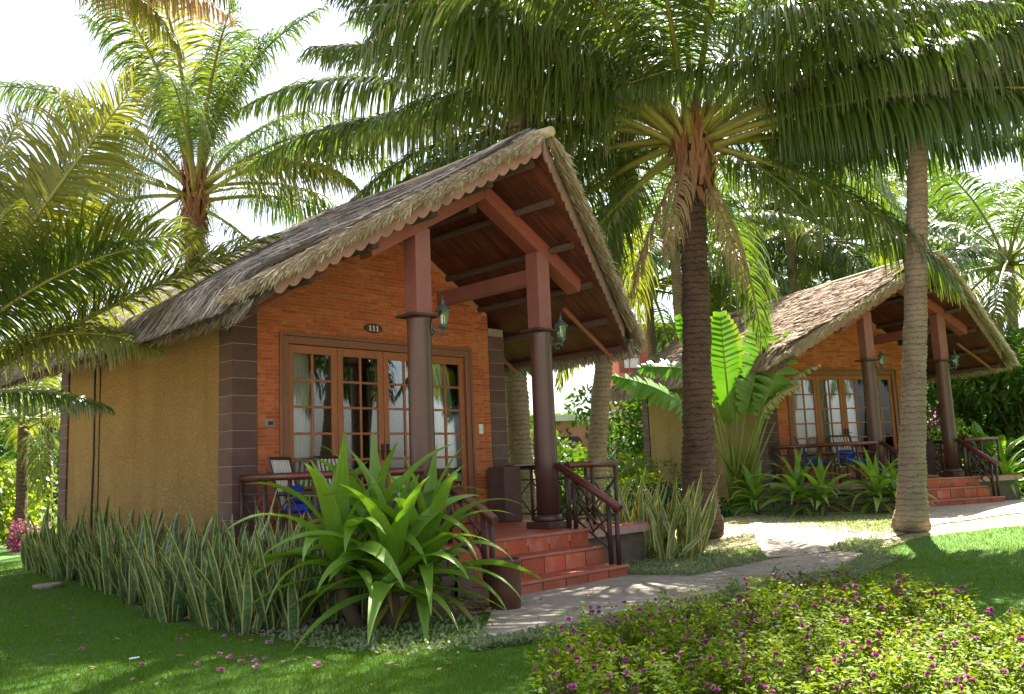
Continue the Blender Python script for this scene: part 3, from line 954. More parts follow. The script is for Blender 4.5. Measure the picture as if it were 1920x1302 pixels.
# ------------------------------------------------------------------ things that belong to a bungalow but stand or hang on their own
def rail_run(name, label, T, pts, rz, zt, bays, group, corner_post=True):
    """porch railing along a chain of local points: round handrail, posts, two rails and crossed braces in every bay"""
    root = thing(name, label, 'railing', T(pts[0]), rz, group)
    inv = Matrix.Rotation(-rz, 4, 'Z') @ Matrix.Translation(-T(pts[0]))
    L = lambda q: inv @ T(q)
    up = lambda p, z: Vector((p[0], p[1], p[2] + z))
    MB().tube([L(up(p, zt)) for p in pts], .045, 10).build('handrail', M['rail'], root, smooth=True)
    for s in range(len(pts) - 1):
        a, c = Vector(pts[s]), Vector(pts[s + 1])
        n = bays[s]
        for k in range(n + 1):
            if k == 0 and s > 0: continue
            p = a.lerp(c, k / n)
            MB().tube([L(up(p, 0)), L(up(p, zt - .04))], .026, 8).build('post', M['rail_dark'], root, smooth=True)
        for k in range(n):
            p, q = a.lerp(c, k / n), a.lerp(c, (k + 1) / n)
            for z in (.10, zt - .19):
                MB().tube([L(up(p, z)), L(up(q, z))], .014, 6).build('rail', M['rail_dark'], root, smooth=True)
            MB().tube([L(up(p, .11)), L(up(q, zt - .20))], .012, 6).build('brace', M['rail_dark'], root, smooth=True)
            MB().tube([L(up(p, zt - .20)), L(up(q, .11) + (q - p).cross(Vector((0, 0, 1))).normalized() * .02)], .012, 6).build('brace', M['rail_dark'], root, smooth=True)
    return root


def stair_rail(name, label, T, x, rz, group):
    a, c = Vector((x, -2.18, FZ)), Vector((x, -3.16, -.40))
    root = thing(name, label, 'handrail', T(a), rz, group)
    inv = Matrix.Rotation(-rz, 4, 'Z') @ Matrix.Translation(-T(a))
    L = lambda q: inv @ T(q)
    up = lambda p, z: Vector((p[0], p[1], p[2] + z))
    MB().tube([L(up(a, .80)), L(up(c, .60))], .05, 10).build('handrail', M['rail'], root, smooth=True)
    for yy, zb in ((-2.32, FZ), (-2.44, FZ), (-2.98, -.47), (-3.10, -.47)):
        t = (yy - a.y) / (c.y - a.y)
        zt_ = (a.z + .80) * (1 - t) + (c.z + .60) * t
        MB().tube([L((x, yy, zb)), L((x, yy, zt_ - .03))], .03, 8).build('post', M['rail_dark'], root, smooth=True)
    for o1, o2 in ((.12, .10), (.60, .42), (.36, .26)):
        MB().tube([L((x, -2.44, FZ + o1)), L((x, -2.98, -.40 + o2))], .014, 6).build('rail', M['rail_dark'], root, smooth=True)
    for k in range(2):
        t0, t1 = k / 2, (k + 1) / 2
        ya, yb = -2.44 - .54 * t0, -2.44 - .54 * t1
        za, zb = FZ - .35 * t0, FZ - .35 * t1
        MB().tube([L((x, ya, za + .14)), L((x, yb, zb + .50))], .012, 6).build('brace', M['rail_dark'], root, smooth=True)
        MB().tube([L((x + .02, ya, za + .56)), L((x + .02, yb, zb + .12))], .012, 6).build('brace', M['rail_dark'], root, smooth=True)
    return root


def lantern(label, T, sg, rz):
    cx = XC + sg * CS
    root = thing('wall_lantern', label, 'lantern', T((cx + .165, -PD - .10, 2.40)), rz - rad(10), 'lanterns on the porch columns')
    b = MB()
    b.lathe([(.028, -.07), (.045, -.05), (.03, -.02), (.03, .03), (.045, .06), (.028, .08)], 10, (-.035, .045, .0))
    b.tube([(-.035, .045, .02), (-.01, .01, -.03), (.04, -.02, -.035), (.075, -.045, .0), (.08, -.05, .03)], .012, 6)
    b.tube([(.0, .01, -.03), (.02, -.0, -.09), (.05, -.02, -.10), (.055, -.03, -.07)], .008, 6)
    b.build('bracket', M['verdigris'], root, smooth=True)
    c = (.08, -.05, 0)
    MB().lathe([(.012, -.06), (.022, -.045), (.012, -.02), (.03, .0), (.055, .02), (.06, .04), (.05, .05)], 8, c).build('lamp_base', M['verdigris'], root)
    gl = MB().lathe([(.048, .05), (.078, .20)], 6, c, cap=False).build('lamp_glass', M['lampglass'], root)
    MB().lathe([(.02, .05), (.024, .08), (.024, .15), (.012, .17)], 10, c).build('bulb', M['lampwhite'], gl, smooth=True)
    rb = MB()
    for k in range(6):
        a = 2 * PI * k / 6
        rb.tube([(c[0] + .049 * math.cos(a), c[1] + .049 * math.sin(a), .05), (c[0] + .08 * math.cos(a), c[1] + .08 * math.sin(a), .20)], .006, 4)
    rb.build('cage', M['verdigris'], root)
    MB().lathe([(.10, .20), (.105, .212), (.085, .235), (.05, .26), (.035, .285), (.018, .30), (.022, .32), (.008, .345), (.004, .40)], 8, c).build('lamp_cap', M['verdigris'], root)
    return root


def curtain(label, T, x0, x1, rz, seed, z0=.02, z1=2.42, folds=7, group=None, gather=0.0):
    r = random.Random(seed)
    n, k = folds * 8, 8
    V, F, U = [], [], []
    ph = r.uniform(0, 6)
    for j in range(k + 1):
        t = j / k
        for i in range(n + 1):
            s = i / n
            x = x0 + (x1 - x0) * (s + .02 * math.sin(s * 9 + t * 2 + ph) * math.sin(PI * s))
            y = .17 + .028 * math.sin(2 * PI * folds * s + ph + .8 * math.sin(3 * t + s * 5)) * (.6 + .4 * t) + .012 * math.sin(s * 31 + t * 3)
            V.append(T((x, y, z1 + (z0 - z1) * t))); U.append((s, t))
    for j in range(k):
        for i in range(n):
            a = j * (n + 1) + i
            F.append((a, a + 1, a + n + 2, a + n + 1))
    o = obj('curtain', np_mesh('curtain', np.array(V), np.array(F), M['curtain'], np.array(U), smooth=True))
    return tag(o, label, 'curtain', group)


def chair(label, T, pos, ang, rz):
    root = thing('porch_chair', label, 'chair', T(pos), rz + ang, 'slatted chairs on the porches')
    # seat faces -y in its own frame
    for sx in (-.27, .27):
        MB().tube([(sx, -.26, 0), (sx, -.26, .58)], .022, 6).build('leg', M['rail_dark'], root)
        MB().tube([(sx, .26, 0), (sx, .26, .40), (sx, .42, 1.02)], .022, 6).build('leg', M['rail_dark'], root)
        MB().tube([(sx, -.32, .60), (sx, .34, .60)], .028, 6).build('armrest', M['rail_dark'], root)
    MB().b2((-.27, -.26, .33), (.27, .26, .37)).build('seat', M['rail_dark'], root)
    for k in range(7):
        x = -.21 + .07 * k
        MB().tube([(x, .27, .42), (x, .42, 1.0)], .016, 6).build('slat', M['slat'], root)
    MB().tube([(-.27, .425, 1.02), (.27, .425, 1.02)], .024, 6).build('back_rail', M['rail_dark'], root)
    MB().b2((-.25, -.27, .375), (.25, .24, .47)).build('cushion', M['blue'], root, bevel=.03)
    MB().box((0, .22, .58), (.40, .10, .22), Matrix.Rotation(rad(-15), 3, 'X')).build('back_cushion', M['blue'], root, bevel=.035)
    return root


for T, rz, near in ((T1, 0.0, True), (T2, B2RZ, False)):
    w = 'near' if near else 'far'
    rg = 'porch railings'
    rail_run('porch_railing', f'porch railing left of the steps of the {w} bungalow' + (', behind the big strap-leaved plant' if near else ', behind the low plants'), T,
             [(.10, -.06, FZ), (.10, -2.2, FZ), (1.12, -2.2, FZ)], rz, .80, (4, 2), rg)
    rail_run('porch_railing', f'porch railing right of the steps of the {w} bungalow' + (', beside the yellow-edged sword plants' if near else ', partly behind the pale trunk'), T,
             [(W - .12, -.06, FZ), (W - .12, -2.2, FZ), (3.58, -2.2, FZ)], rz, .80, (4, 2), rg)
    stair_rail('stair_handrail', f'sloping handrail on the left of the {w} bungalow steps', T, 1.30, rz, 'handrails beside the steps')
    stair_rail('stair_handrail', f'sloping handrail on the right of the {w} bungalow steps', T, 3.42, rz, 'handrails beside the steps')
    lantern(f'green metal lantern on the left column of the {w} bungalow', T, -1, rz)
    lantern(f'green metal lantern on the right column of the {w} bungalow', T, 1, rz)
    lw = (DX1 - DX0 - .18) / 4
    lx = [DX0 + .09 + lw * i for i in range(5)]
    if near:
        curtain('cream curtain drawn back in the first pane column left of the near door', T, lx[0] + .06, lx[0] + .40, rz, 1, folds=6, group='curtains behind the doors')
        curtain('cream curtain across the rightmost glazed leaf of the near door', T, lx[3] + .04, lx[4] - .12, rz, 2, folds=8, group='curtains behind the doors')
    else:
        curtain('cream curtain across the left half of the far bungalow door', T, lx[0] + .04, lx[2] - .02, rz, 3, folds=13, group='curtains behind the doors')
        curtain('cream curtain across the right half of the far bungalow door', T, lx[2] + .08, lx[4] - .04, rz, 4, folds=13, group='curtains behind the doors')
    if near:
        chair('slatted chair with blue cushions on the near porch, next to the corner pillar', T, (.66, -.70, FZ), rad(32), rz)
        chair('slatted chair with blue cushions near the door of the near porch, behind the strap-leaved plant', T, (1.25, -.75, FZ), rad(15), rz)
    else:
        chair('slatted chair with blue cushions at the left end of the far porch', T, (.70, -.8, FZ), rad(50), rz)
        chair('slatted chair with blue cushions beside the left column of the far porch', T, (1.7, -.75, FZ), rad(-10), rz)

# number plate, switch, meter
pl = thing('number_sign', 'small dark oval plaque with number 111 above the near door', 'sign', (2.12, -.002, 2.755))
b = MB()
n = 24
prof = [(.155 * math.cos(2 * PI * k / n), .062 * math.sin(2 * PI * k / n)) for k in range(n)]
b.prism(prof, 1, -.024, .004)
b.build('plaque', M['plaque'], pl, bevel=.004)
for k in range(3):
    dx = -.062 + .062 * k
    d = MB()
    d.b2((dx - .008, -.030, -.030), (dx + .008, -.024, .034)); d.b2((dx - .020, -.030, -.038), (dx + .020, -.024, -.030))
    d.add([(dx - .008, -.030, .034), (dx - .008, -.030, .014), (dx - .022, -.030, .018), (dx - .022, -.030, .024), (dx - .008, -.024, .034), (dx - .008, -.024, .014), (dx - .022, -.024, .018), (dx - .022, -.024, .024)],
          [(0, 1, 2, 3), (7, 6, 5, 4), (0, 3, 7, 4), (1, 5, 6, 2), (3, 2, 6, 7)])
    d.build('digit', M['white'], pl)
s = thing('light_switch', 'white switch plate on the brick right of the near door', 'switch', (4.13, .0, 1.36))
MB().box((0, 0, 0), (.085, .02, .15)).build('plate', M['white'], s, bevel=.004)
MB().box((0, -.012, .0), (.03, .008, .05)).build('rocker', M['white'], s, bevel=.002)
s = thing('wall_socket', 'small grey socket box on the brick left of the near door', 'socket', (.50, -.002, 1.42))
MB().box((0, 0, 0), (.13, .03, .09)).build('plate', M['joint'], s, bevel=.004)
MB().box((.01, -.017, .0), (.07, .008, .045)).build('cover', M['black'], s, bevel=.002)
s = MB()
s.tube([(.022, 4.42, -.55), (.018, 4.44, .3), (.022, 4.40, 1.2), (.02, 4.42, 2.2), (.02, 4.42, 2.92)], .016, 6)
s.tube([(.022, 4.20, -.55), (.024, 4.21, .8), (.022, 4.21, 2.92)], .010, 6)
tag(s.build('wall_cable', M['cord']), 'pair of dark cables running down the near yellow wall', 'cable')
s = MB().tube([T2((-.005, 3.3, -.5)), T2((.0, 3.3, 1.2)), T2((.0, 3.32, 2.92))], .03, 6)
tag(s.build('drain_pipe', M['fascia']), 'thin pale pipe down the yellow wall of the far bungalow', 'pipe')
#@@PLANTS
# ------------------------------------------------------------------ plants: materials
M['frond'] = leaf_mat('palm_leaflet', (0.032, 0.078, 0.016), (0.100, 0.148, 0.030), tip=(0.24, 0.20, 0.08), tipat=0.90, tr=0.34, rough=0.28, spec=0.7, trc=(1.5, 1.5, 0.4))
M['frond_yellow_lit'] = leaf_mat('yellow_lit_palm_leaflet', (0.075, 0.125, 0.016), (0.19, 0.20, 0.034), tip=(0.32, 0.28, 0.11), tipat=0.86, tr=0.40, rough=0.38, trc=(1.6, 1.5, 0.5))  # yellowing fronds; on the left palms the yellow also paints sun glare
M['frond_dry'] = leaf_mat('dry_palm_leaflet', (0.24, 0.16, 0.075), (0.36, 0.26, 0.14), tr=0.25, rough=0.7, trc=(1.2, 1.1, 0.8))
M['rachis'] = solid('palm_leaf_stem', (0.22, 0.22, 0.045), (0.16, 0.17, 0.03), 3, 0.45, 0.1, 30)
M['rachis_dry'] = solid('dry_palm_leaf_stem', (0.24, 0.15, 0.07), (0.17, 0.10, 0.05), 3, 0.7, 0.2, 30)
M['trunk_d'] = solid('dark_ringed_bark', (0.13, 0.083, 0.056), (0.055, 0.036, 0.026), 4, 0.9, 1.0, 18, stretch=(1, 1, 7), dirt=(0.24, 0.195, 0.155), dscale=4)
M['trunk_l'] = solid('grey_ringed_bark', (0.31, 0.24, 0.165), (0.165, 0.12, 0.08), 4, 0.9, 1.0, 18, stretch=(1, 1, 8), dirt=(0.36, 0.31, 0.24), dscale=4)


def bark(name, c1, c2, c3, dark, scale):
    m, nt, p = new_mat(name)
    tc = N(nt, 'ShaderNodeTexCoord')
    w = N(nt, 'ShaderNodeTexWave', wave_type='BANDS', bands_direction='Z', wave_profile='SAW')
    w.inputs['Scale'].default_value = scale; w.inputs['Distortion'].default_value = 5.0; w.inputs['Detail'].default_value = 4.0
    w.inputs['Detail Scale'].default_value = 2.2; w.inputs['Detail Roughness'].default_value = 0.65
    n1 = N(nt, 'ShaderNodeTexNoise', Scale=3.2, Detail=8.0, Roughness=0.7); n2 = N(nt, 'ShaderNodeTexNoise', Scale=38.0, Detail=6.0, Roughness=0.7)
    for q in (w, n1, n2): nt.links.new(tc.outputs['Object'], q.inputs['Vector'])
    col = mixc(nt, ramp(nt, n1.outputs[0], 0.32, 0.68), c1, c2)
    col = mixc(nt, ramp(nt, n2.outputs[0], 0.5, 0.75), col, c3)
    col = mixc(nt, mth(nt, 'MULTIPLY', ramp(nt, w.outputs[1], 0.72, 0.98), 0.85), col, dark)
    nt.links.new(col, p.inputs['Base Color']); p.inputs['Roughness'].default_value = 0.92; p.inputs['Specular IOR Level'].default_value = 0.15
    h = mth(nt, 'ADD', mth(nt, 'MULTIPLY', w.outputs[1], -1.0), mth(nt, 'MULTIPLY', n2.outputs[0], 0.8))
    bp = N(nt, 'ShaderNodeBump', Strength=0.9, Distance=0.03)
    nt.links.new(h, bp.inputs['Height']); nt.links.new(bp.outputs[0], p.inputs['Normal'])
    return m


M['trunk_d'] = bark('dark_ringed_bark', (0.15, 0.095, 0.062), (0.075, 0.048, 0.034), (0.21, 0.16, 0.12), (0.03, 0.02, 0.015), 3.1)
M['trunk_l'] = bark('grey_ringed_bark', (0.33, 0.255, 0.175), (0.20, 0.145, 0.095), (0.40, 0.34, 0.26), (0.11, 0.08, 0.055), 3.6)
M['fibre'] = fibre_mat('palm_sheath_fibre', (0.20, 0.095, 0.045), (0.36, 0.19, 0.09), (0.26, 0.15, 0.08))
M['strap'] = leaf_mat('strap_leaf', (0.13, 0.265, 0.022), (0.22, 0.35, 0.045), tip=(0.22, 0.24, 0.05), tipat=0.9, tr=0.34, rough=0.33, rib=(0.15, 0.26, 0.05), trc=(1.4, 1.6, 0.5), spec=0.5, ns=3, veins=0.6)
M['strap_y'] = leaf_mat('old_strap_leaf', (0.16, 0.20, 0.03), (0.30, 0.26, 0.05), tip=(0.34, 0.20, 0.06), tipat=0.6, tr=0.3, rough=0.4, trc=(1.4, 1.4, 0.5))
M['snake'] = leaf_mat('banded_sword_leaf', (0.042, 0.105, 0.030), (0.085, 0.160, 0.048), margin=(0.46, 0.43, 0.13), tr=0.10, rough=0.4, bands=(0.135, 0.20, 0.10), spec=0.4)
M['snake_y'] = leaf_mat('yellow_edged_sword_leaf', (0.10, 0.16, 0.05), (0.16, 0.20, 0.06), margin=(0.56, 0.48, 0.10), tr=0.12, rough=0.4, bands=(0.20, 0.25, 0.12), spec=0.4)
M['banana'] = leaf_mat('broad_leaf', (0.06, 0.17, 0.012), (0.10, 0.23, 0.02), tip=(0.20, 0.26, 0.03), tipat=0.7, tr=0.24, rough=0.3, trc=(1.6, 1.8, 0.4), spec=0.5, ns=2)
M['banana_pale'] = leaf_mat('bleached_broad_leaf', (0.42, 0.38, 0.22), (0.50, 0.40, 0.28), tip=(0.42, 0.30, 0.18), tipat=0.7, tr=0.35, rough=0.5, trc=(1.2, 1.2, 0.8))
M['petiole'] = solid('green_leaf_stalk', (0.22, 0.26, 0.045), (0.15, 0.20, 0.035), 3, 0.4, 0.1, 20)
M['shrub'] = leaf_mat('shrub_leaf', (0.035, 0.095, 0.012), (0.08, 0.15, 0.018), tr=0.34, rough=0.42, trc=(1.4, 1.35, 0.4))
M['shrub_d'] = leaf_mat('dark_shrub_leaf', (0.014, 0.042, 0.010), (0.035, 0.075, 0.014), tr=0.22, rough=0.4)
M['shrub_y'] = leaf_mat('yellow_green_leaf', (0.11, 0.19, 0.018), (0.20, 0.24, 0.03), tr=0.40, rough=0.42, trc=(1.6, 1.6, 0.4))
M['bed_leaf'] = leaf_mat('bed_plant_leaf', (0.022, 0.085, 0.004), (0.22, 0.285, 0.006), tr=0.36, rough=0.6, spec=0.15, trc=(1.4, 1.25, 0.15))  # dark-to-lime range paints shaded hollows and sunlit tops into the leaf tones
M['cover'] = leaf_mat('ground_cover_leaf', (0.13, 0.19, 0.08), (0.28, 0.31, 0.17), tr=0.25, rough=0.6)
M['grass'] = leaf_mat('grass_blade', (0.040, 0.13, 0.008), (0.15, 0.235, 0.010), tr=0.30, rough=0.7, spec=0.1, ns=0.7)
M['purple'] = leaf_mat('purple_flower', (0.22, 0.035, 0.20), (0.40, 0.10, 0.32), tr=0.2, rough=0.7)
M['pink'] = leaf_mat('magenta_bract', (0.52, 0.035, 0.24), (0.66, 0.12, 0.36), tr=0.35, rough=0.6, trc=(1.4, 1, 1.2))
M['palepink'] = leaf_mat('pale_pink_bract', (0.62, 0.30, 0.42), (0.72, 0.42, 0.50), tr=0.35, rough=0.6, trc=(1.2, 1, 1.1))
M['blossom'] = leaf_mat('fallen_petal', (0.42, 0.13, 0.30), (0.55, 0.26, 0.42), tr=0.2, rough=0.7)
M['stem'] = solid('woody_stem', (0.12, 0.085, 0.05), (0.08, 0.055, 0.03), 6, 0.9, 0.4, 30)

# ------------------------------------------------------------------ coconut palms
_FC = {}


def frond_mesh(e0, kind, var, hang=1.0, nl=78, bend_=None, twist=None):
    """a palm leaf 5 m long growing along +x from the origin; e0 = angle at its base in degrees"""
    key = (round(e0 / 6), kind, var, round(hang, 1), nl, bend_, twist)
    if key in _FC: return _FC[key]
    r = np.random.default_rng((round(e0 / 6) * 31 + var * 7 + 500))
    L, S = 5.0, 28
    t = np.linspace(0, 1, S)
    bend = (58 + 18 * r.uniform() - 0.12 * e0) if kind != 'dry' else 30
    if bend_ is not None: bend = bend_
    e = np.radians(e0 - bend * t ** 1.35 * (1.0 if e0 > -20 else 0.6))
    side = np.cumsum(np.radians(r.normal(0, 9) * t)) / S
    dx, dz = np.cos(e), np.sin(e)
    ds = L / (S - 1)
    C = np.zeros((S, 3))
    C[1:, 0] = np.cumsum(dx[:-1]) * ds; C[1:, 2] = np.cumsum(dz[:-1]) * ds
    C[:, 1] = np.sin(side) * C[:, 0] * 0.6
    T = nrm(np.gradient(C, axis=0))
    tw = np.radians(r.normal(0, 30)) * t if twist is None else np.radians(twist) * np.clip(t * 5, 0, 1)
    S0 = nrm(np.cross(np.array([0, 0, 1.0]), T)); U0 = np.cross(T, S0)
    SD = S0 * np.cos(tw)[:, None] + U0 * np.sin(tw)[:, None]; UU = np.cross(T, SD)
    # stem
    b = MB()
    pts = [tuple(c) for c in C[::2]]
    rs = [0.052 * (1 - q) ** 0.8 + 0.006 for q in t[::2]]
    rs[0] = 0.085
    b.tube(pts, rs, 5)
    stem = b.mesh('stem', M['rachis_dry'] if kind == 'dry' else M['rachis'], smooth=True)
    # leaflets
    P, Wd = [], []
    s0 = 0.22
    for sg in (-1, 1):
        nl2 = int(nl * 1.35)
        q = np.clip(np.linspace(s0, 0.995, nl2) + r.normal(0, .002, nl2), s0, .999)
        q = q[r.uniform(size=nl2) > (0.04 if kind != 'dry' else 0.2)]
        m = len(q)
        ci = lambda A: np.stack([np.interp(q, t, A[:, k]) for k in range(3)], -1)
        base, tt, ss, uu = ci(C), nrm(ci(T)), nrm(ci(SD)), nrm(ci(UU))
        f = (q - s0) / (1 - s0)
        ll = (0.66 + 0.62 * np.sin(PI * np.clip(f * 0.85 + 0.1, 0, 1))) * (1 - 0.62 * f ** 3) * r.uniform(.72, 1.12, m)
        an = np.radians(78 - 42 * f + r.normal(0, 5, m))
        lift = r.normal(0.22, 0.10, m)
        d = nrm(tt * np.cos(an)[:, None] + sg * ss * np.sin(an)[:, None] + uu * lift[:, None])
        K = 5
        p = base.copy(); row = [p]; dirs = [d]
        dr = (0.40 + 0.30 * r.uniform(size=m)) * hang * (2.2 if kind == 'dry' else 1.0)
        for k in range(K - 1):
            d = nrm(d + np.array([0, 0, -1.0]) * (dr * (0.5 + 0.62 * k))[:, None] + r.normal(0, .03, (m, 3)))
            p = p + d * (ll / (K - 1))[:, None]
            row.append(p); dirs.append(d)
        Pq = np.stack(row, 1); Dq = np.stack(dirs, 1)
        wv = nrm(tt[:, None, :] - Dq * np.sum(tt[:, None, :] * Dq, -1, keepdims=True) + 0.25 * r.normal(0, 1, (m, 1, 3)))
        hw = ((0.0185 if nl < 75 else 0.0150) * (0.7 + 0.5 * np.sin(PI * f)))[:, None] * np.array([.55, 1, .95, .7, .12])[None] * (1.7 if nl <= 50 else 1.0)
        P.append(Pq); Wd.append(wv * hw[..., None])
    V, F, U = ribbons(np.concatenate(P), np.concatenate(Wd))
    mat = {'g': M['frond'], 'y': M['frond_yellow_lit'], 'dry': M['frond_dry']}[kind]
    me = np_mesh('frond', V, F, mat, U)
    _FC[key] = (me, stem)
    return _FC[key]


def add_frond(root, hp, az, e0, L, kind='g', var=0, hang=1.0, nl=78, bend=None, twist=None):
    """az in degrees, world, anticlockwise from +x"""
    me, st = frond_mesh(e0, kind, var, hang, nl, bend, twist)
    f = obj('frond', me, root, hp, (0, 0, rad(az)))
    f.scale = (L / 5.0,) * 3
    obj('stem', st, f)
    return f


def trunk_mb(pts, radii, ring=0.075, n=18, amp=0.045, seed=0):
    r = random.Random(seed)
    P = np.array([tuple(p) for p in pts]); s = np.concatenate([[0], np.cumsum(np.linalg.norm(np.diff(P, axis=0), axis=1))])
    rings = int(s[-1] / ring) + 2
    out, rr_ = [], []
    # smooth path
    q = np.linspace(0, s[-1], rings * 2)
    for k, a in enumerate(q):
        c = [np.interp(a, s, P[:, i]) for i in range(3)]
        R0 = np.interp(a, s, radii)
        out.append(c); rr_.append(R0 * (1 + (amp if k % 2 else -amp) + r.uniform(-amp, amp) * .5))
    A = np.array(out)
    for _ in range(10): A[1:-1] = (A[:-2] + 2 * A[1:-1] + A[2:]) / 4
    b = MB(); b.tube([tuple(a) for a in A], rr_, n)
    # uneven rings
    v = np.array(b.v)
    ang = np.tile(np.arange(n) * 2 * PI / n, len(A)); lay = np.repeat(np.arange(len(A)), n)
    cen = np.repeat(A, n, axis=0)
    k = 1 + 0.03 * np.sin(ang * 3 + lay * .31) + 0.02 * np.sin(ang * 5 - lay * .7) + RNG.normal(0, .012, len(v))
    off = (v - cen) * k[:, None]
    v = cen + off; v[:, 2] += 0.02 * np.sin(ang * 2 + lay * .13)
    b.v = [tuple(p) for p in v]
    return b


def palm(label, path, radii, fronds, mat='trunk_l', group='coconut palms', ring=.075, fibre=True, seed=0, husk=0):
    base = Vector(path[0])
    root = thing('coconut_palm', label, 'palm tree', base, 0, group)
    loc = [Vector(p) - base for p in path]
    trunk_mb(loc, radii, ring, seed=seed).build('trunk', M[mat], root, smooth=True)
    hp = loc[-1]
    r = random.Random(seed * 13 + 5)
    for f in fronds:
        az, e0, L, kind, var = f[:5]
        hang = f[5] if len(f) > 5 else 1.0
        nl = f[6] if len(f) > 6 else 66
        add_frond(root, hp + Vector((math.cos(rad(az)) * .10, math.sin(rad(az)) * .10, r.uniform(-.12, .25) + e0 * .003)), az, e0, L, kind, var, hang, nl, f[7] if len(f) > 7 else None, f[8] if len(f) > 8 else None)
    if fibre:
        rg = np.random.default_rng(seed)
        n = 260
        a = rg.uniform(0, 2 * PI, n)
        z = rg.uniform(-.75, .5, n)
        rr_ = radii[-1] * 1.05 + .02 + .06 * np.clip(z + .2, 0, 1)
        o = np.stack([np.cos(a), np.sin(a), 0 * a], -1)
        t = np.linspace(0, 1, 4)[None, :, None]
        dn = nrm(o * rg.uniform(.05, .35, n)[:, None] + np.array([0, 0, 1.0])[None] * np.where(rg.uniform(size=n) < .55, 1, -1)[:, None] + rg.normal(0, .12, (n, 3)))
        P = o[:, None, :] * rr_[:, None, None] + dn[:, None, :] * rg.uniform(.25, .7, n)[:, None, None] * t
        P[..., 2] += z[:, None]
        wd = np.cross(o, dn)
        Wd = wd[:, None, :] * (rg.uniform(.015, .06, n)[:, None] * np.array([1, .9, .6, .15])[None])[..., None]
        V, F, U = ribbons(P, Wd)
        obj('sheath', np_mesh('sheath', V, F, M['fibre'], U), root, hp)
    for k in range(husk):
        a = 2 * PI * k / max(1, husk) + .4
        MB().lathe([(.02, -.16), (.09, -.10), (.115, 0), (.09, .10), (.03, .14)], 10).build('coconut', M['petiole'], root, hp + Vector((math.cos(a) * .32, math.sin(a) * .32, -.28 - .1 * (k % 2))), smooth=True)
    return root


def crown(n, e_hi, e_lo, L, seed, phase=0.0, kind=None, hang=1.0, nl=60, dry=0):
    r = random.Random(seed)
    out = []
    for k in range(n):
        t = k / max(1, n - 1)
        e = e_hi + (e_lo - e_hi) * t ** 0.9 + r.uniform(-5, 5)
        kd = kind or ('y' if (t > .7 and r.random() < .45) or r.random() < .12 else 'g')
        out.append((phase + k * 137.5 + r.uniform(-12, 12), e, L * r.uniform(.88, 1.08) * (.8 if t < .12 else 1), kd, k % 3, hang * (.45 + .65 * t), nl))
    for k in range(dry):
        out.append((phase + k * 360 / dry + r.uniform(-25, 25), r.uniform(-75, -55), L * .62, 'dry', k % 2, .7, nl))
    return out


RZ0 = -45.6                                   # direction of the photograph's right hand, degrees
A_ = lambda a: a + RZ0


def path_px(base, pts, d):
    """trunk line: a ground point, then points seen at (u, v) d metres away"""
    out = [at(*base, dz=-.1)]
    n = len(pts)
    for i, (u, v) in enumerate(pts):
        out.append(at_d(u, v, d[0] + (d[1] - d[0]) * (i + 1) / n))
    return out


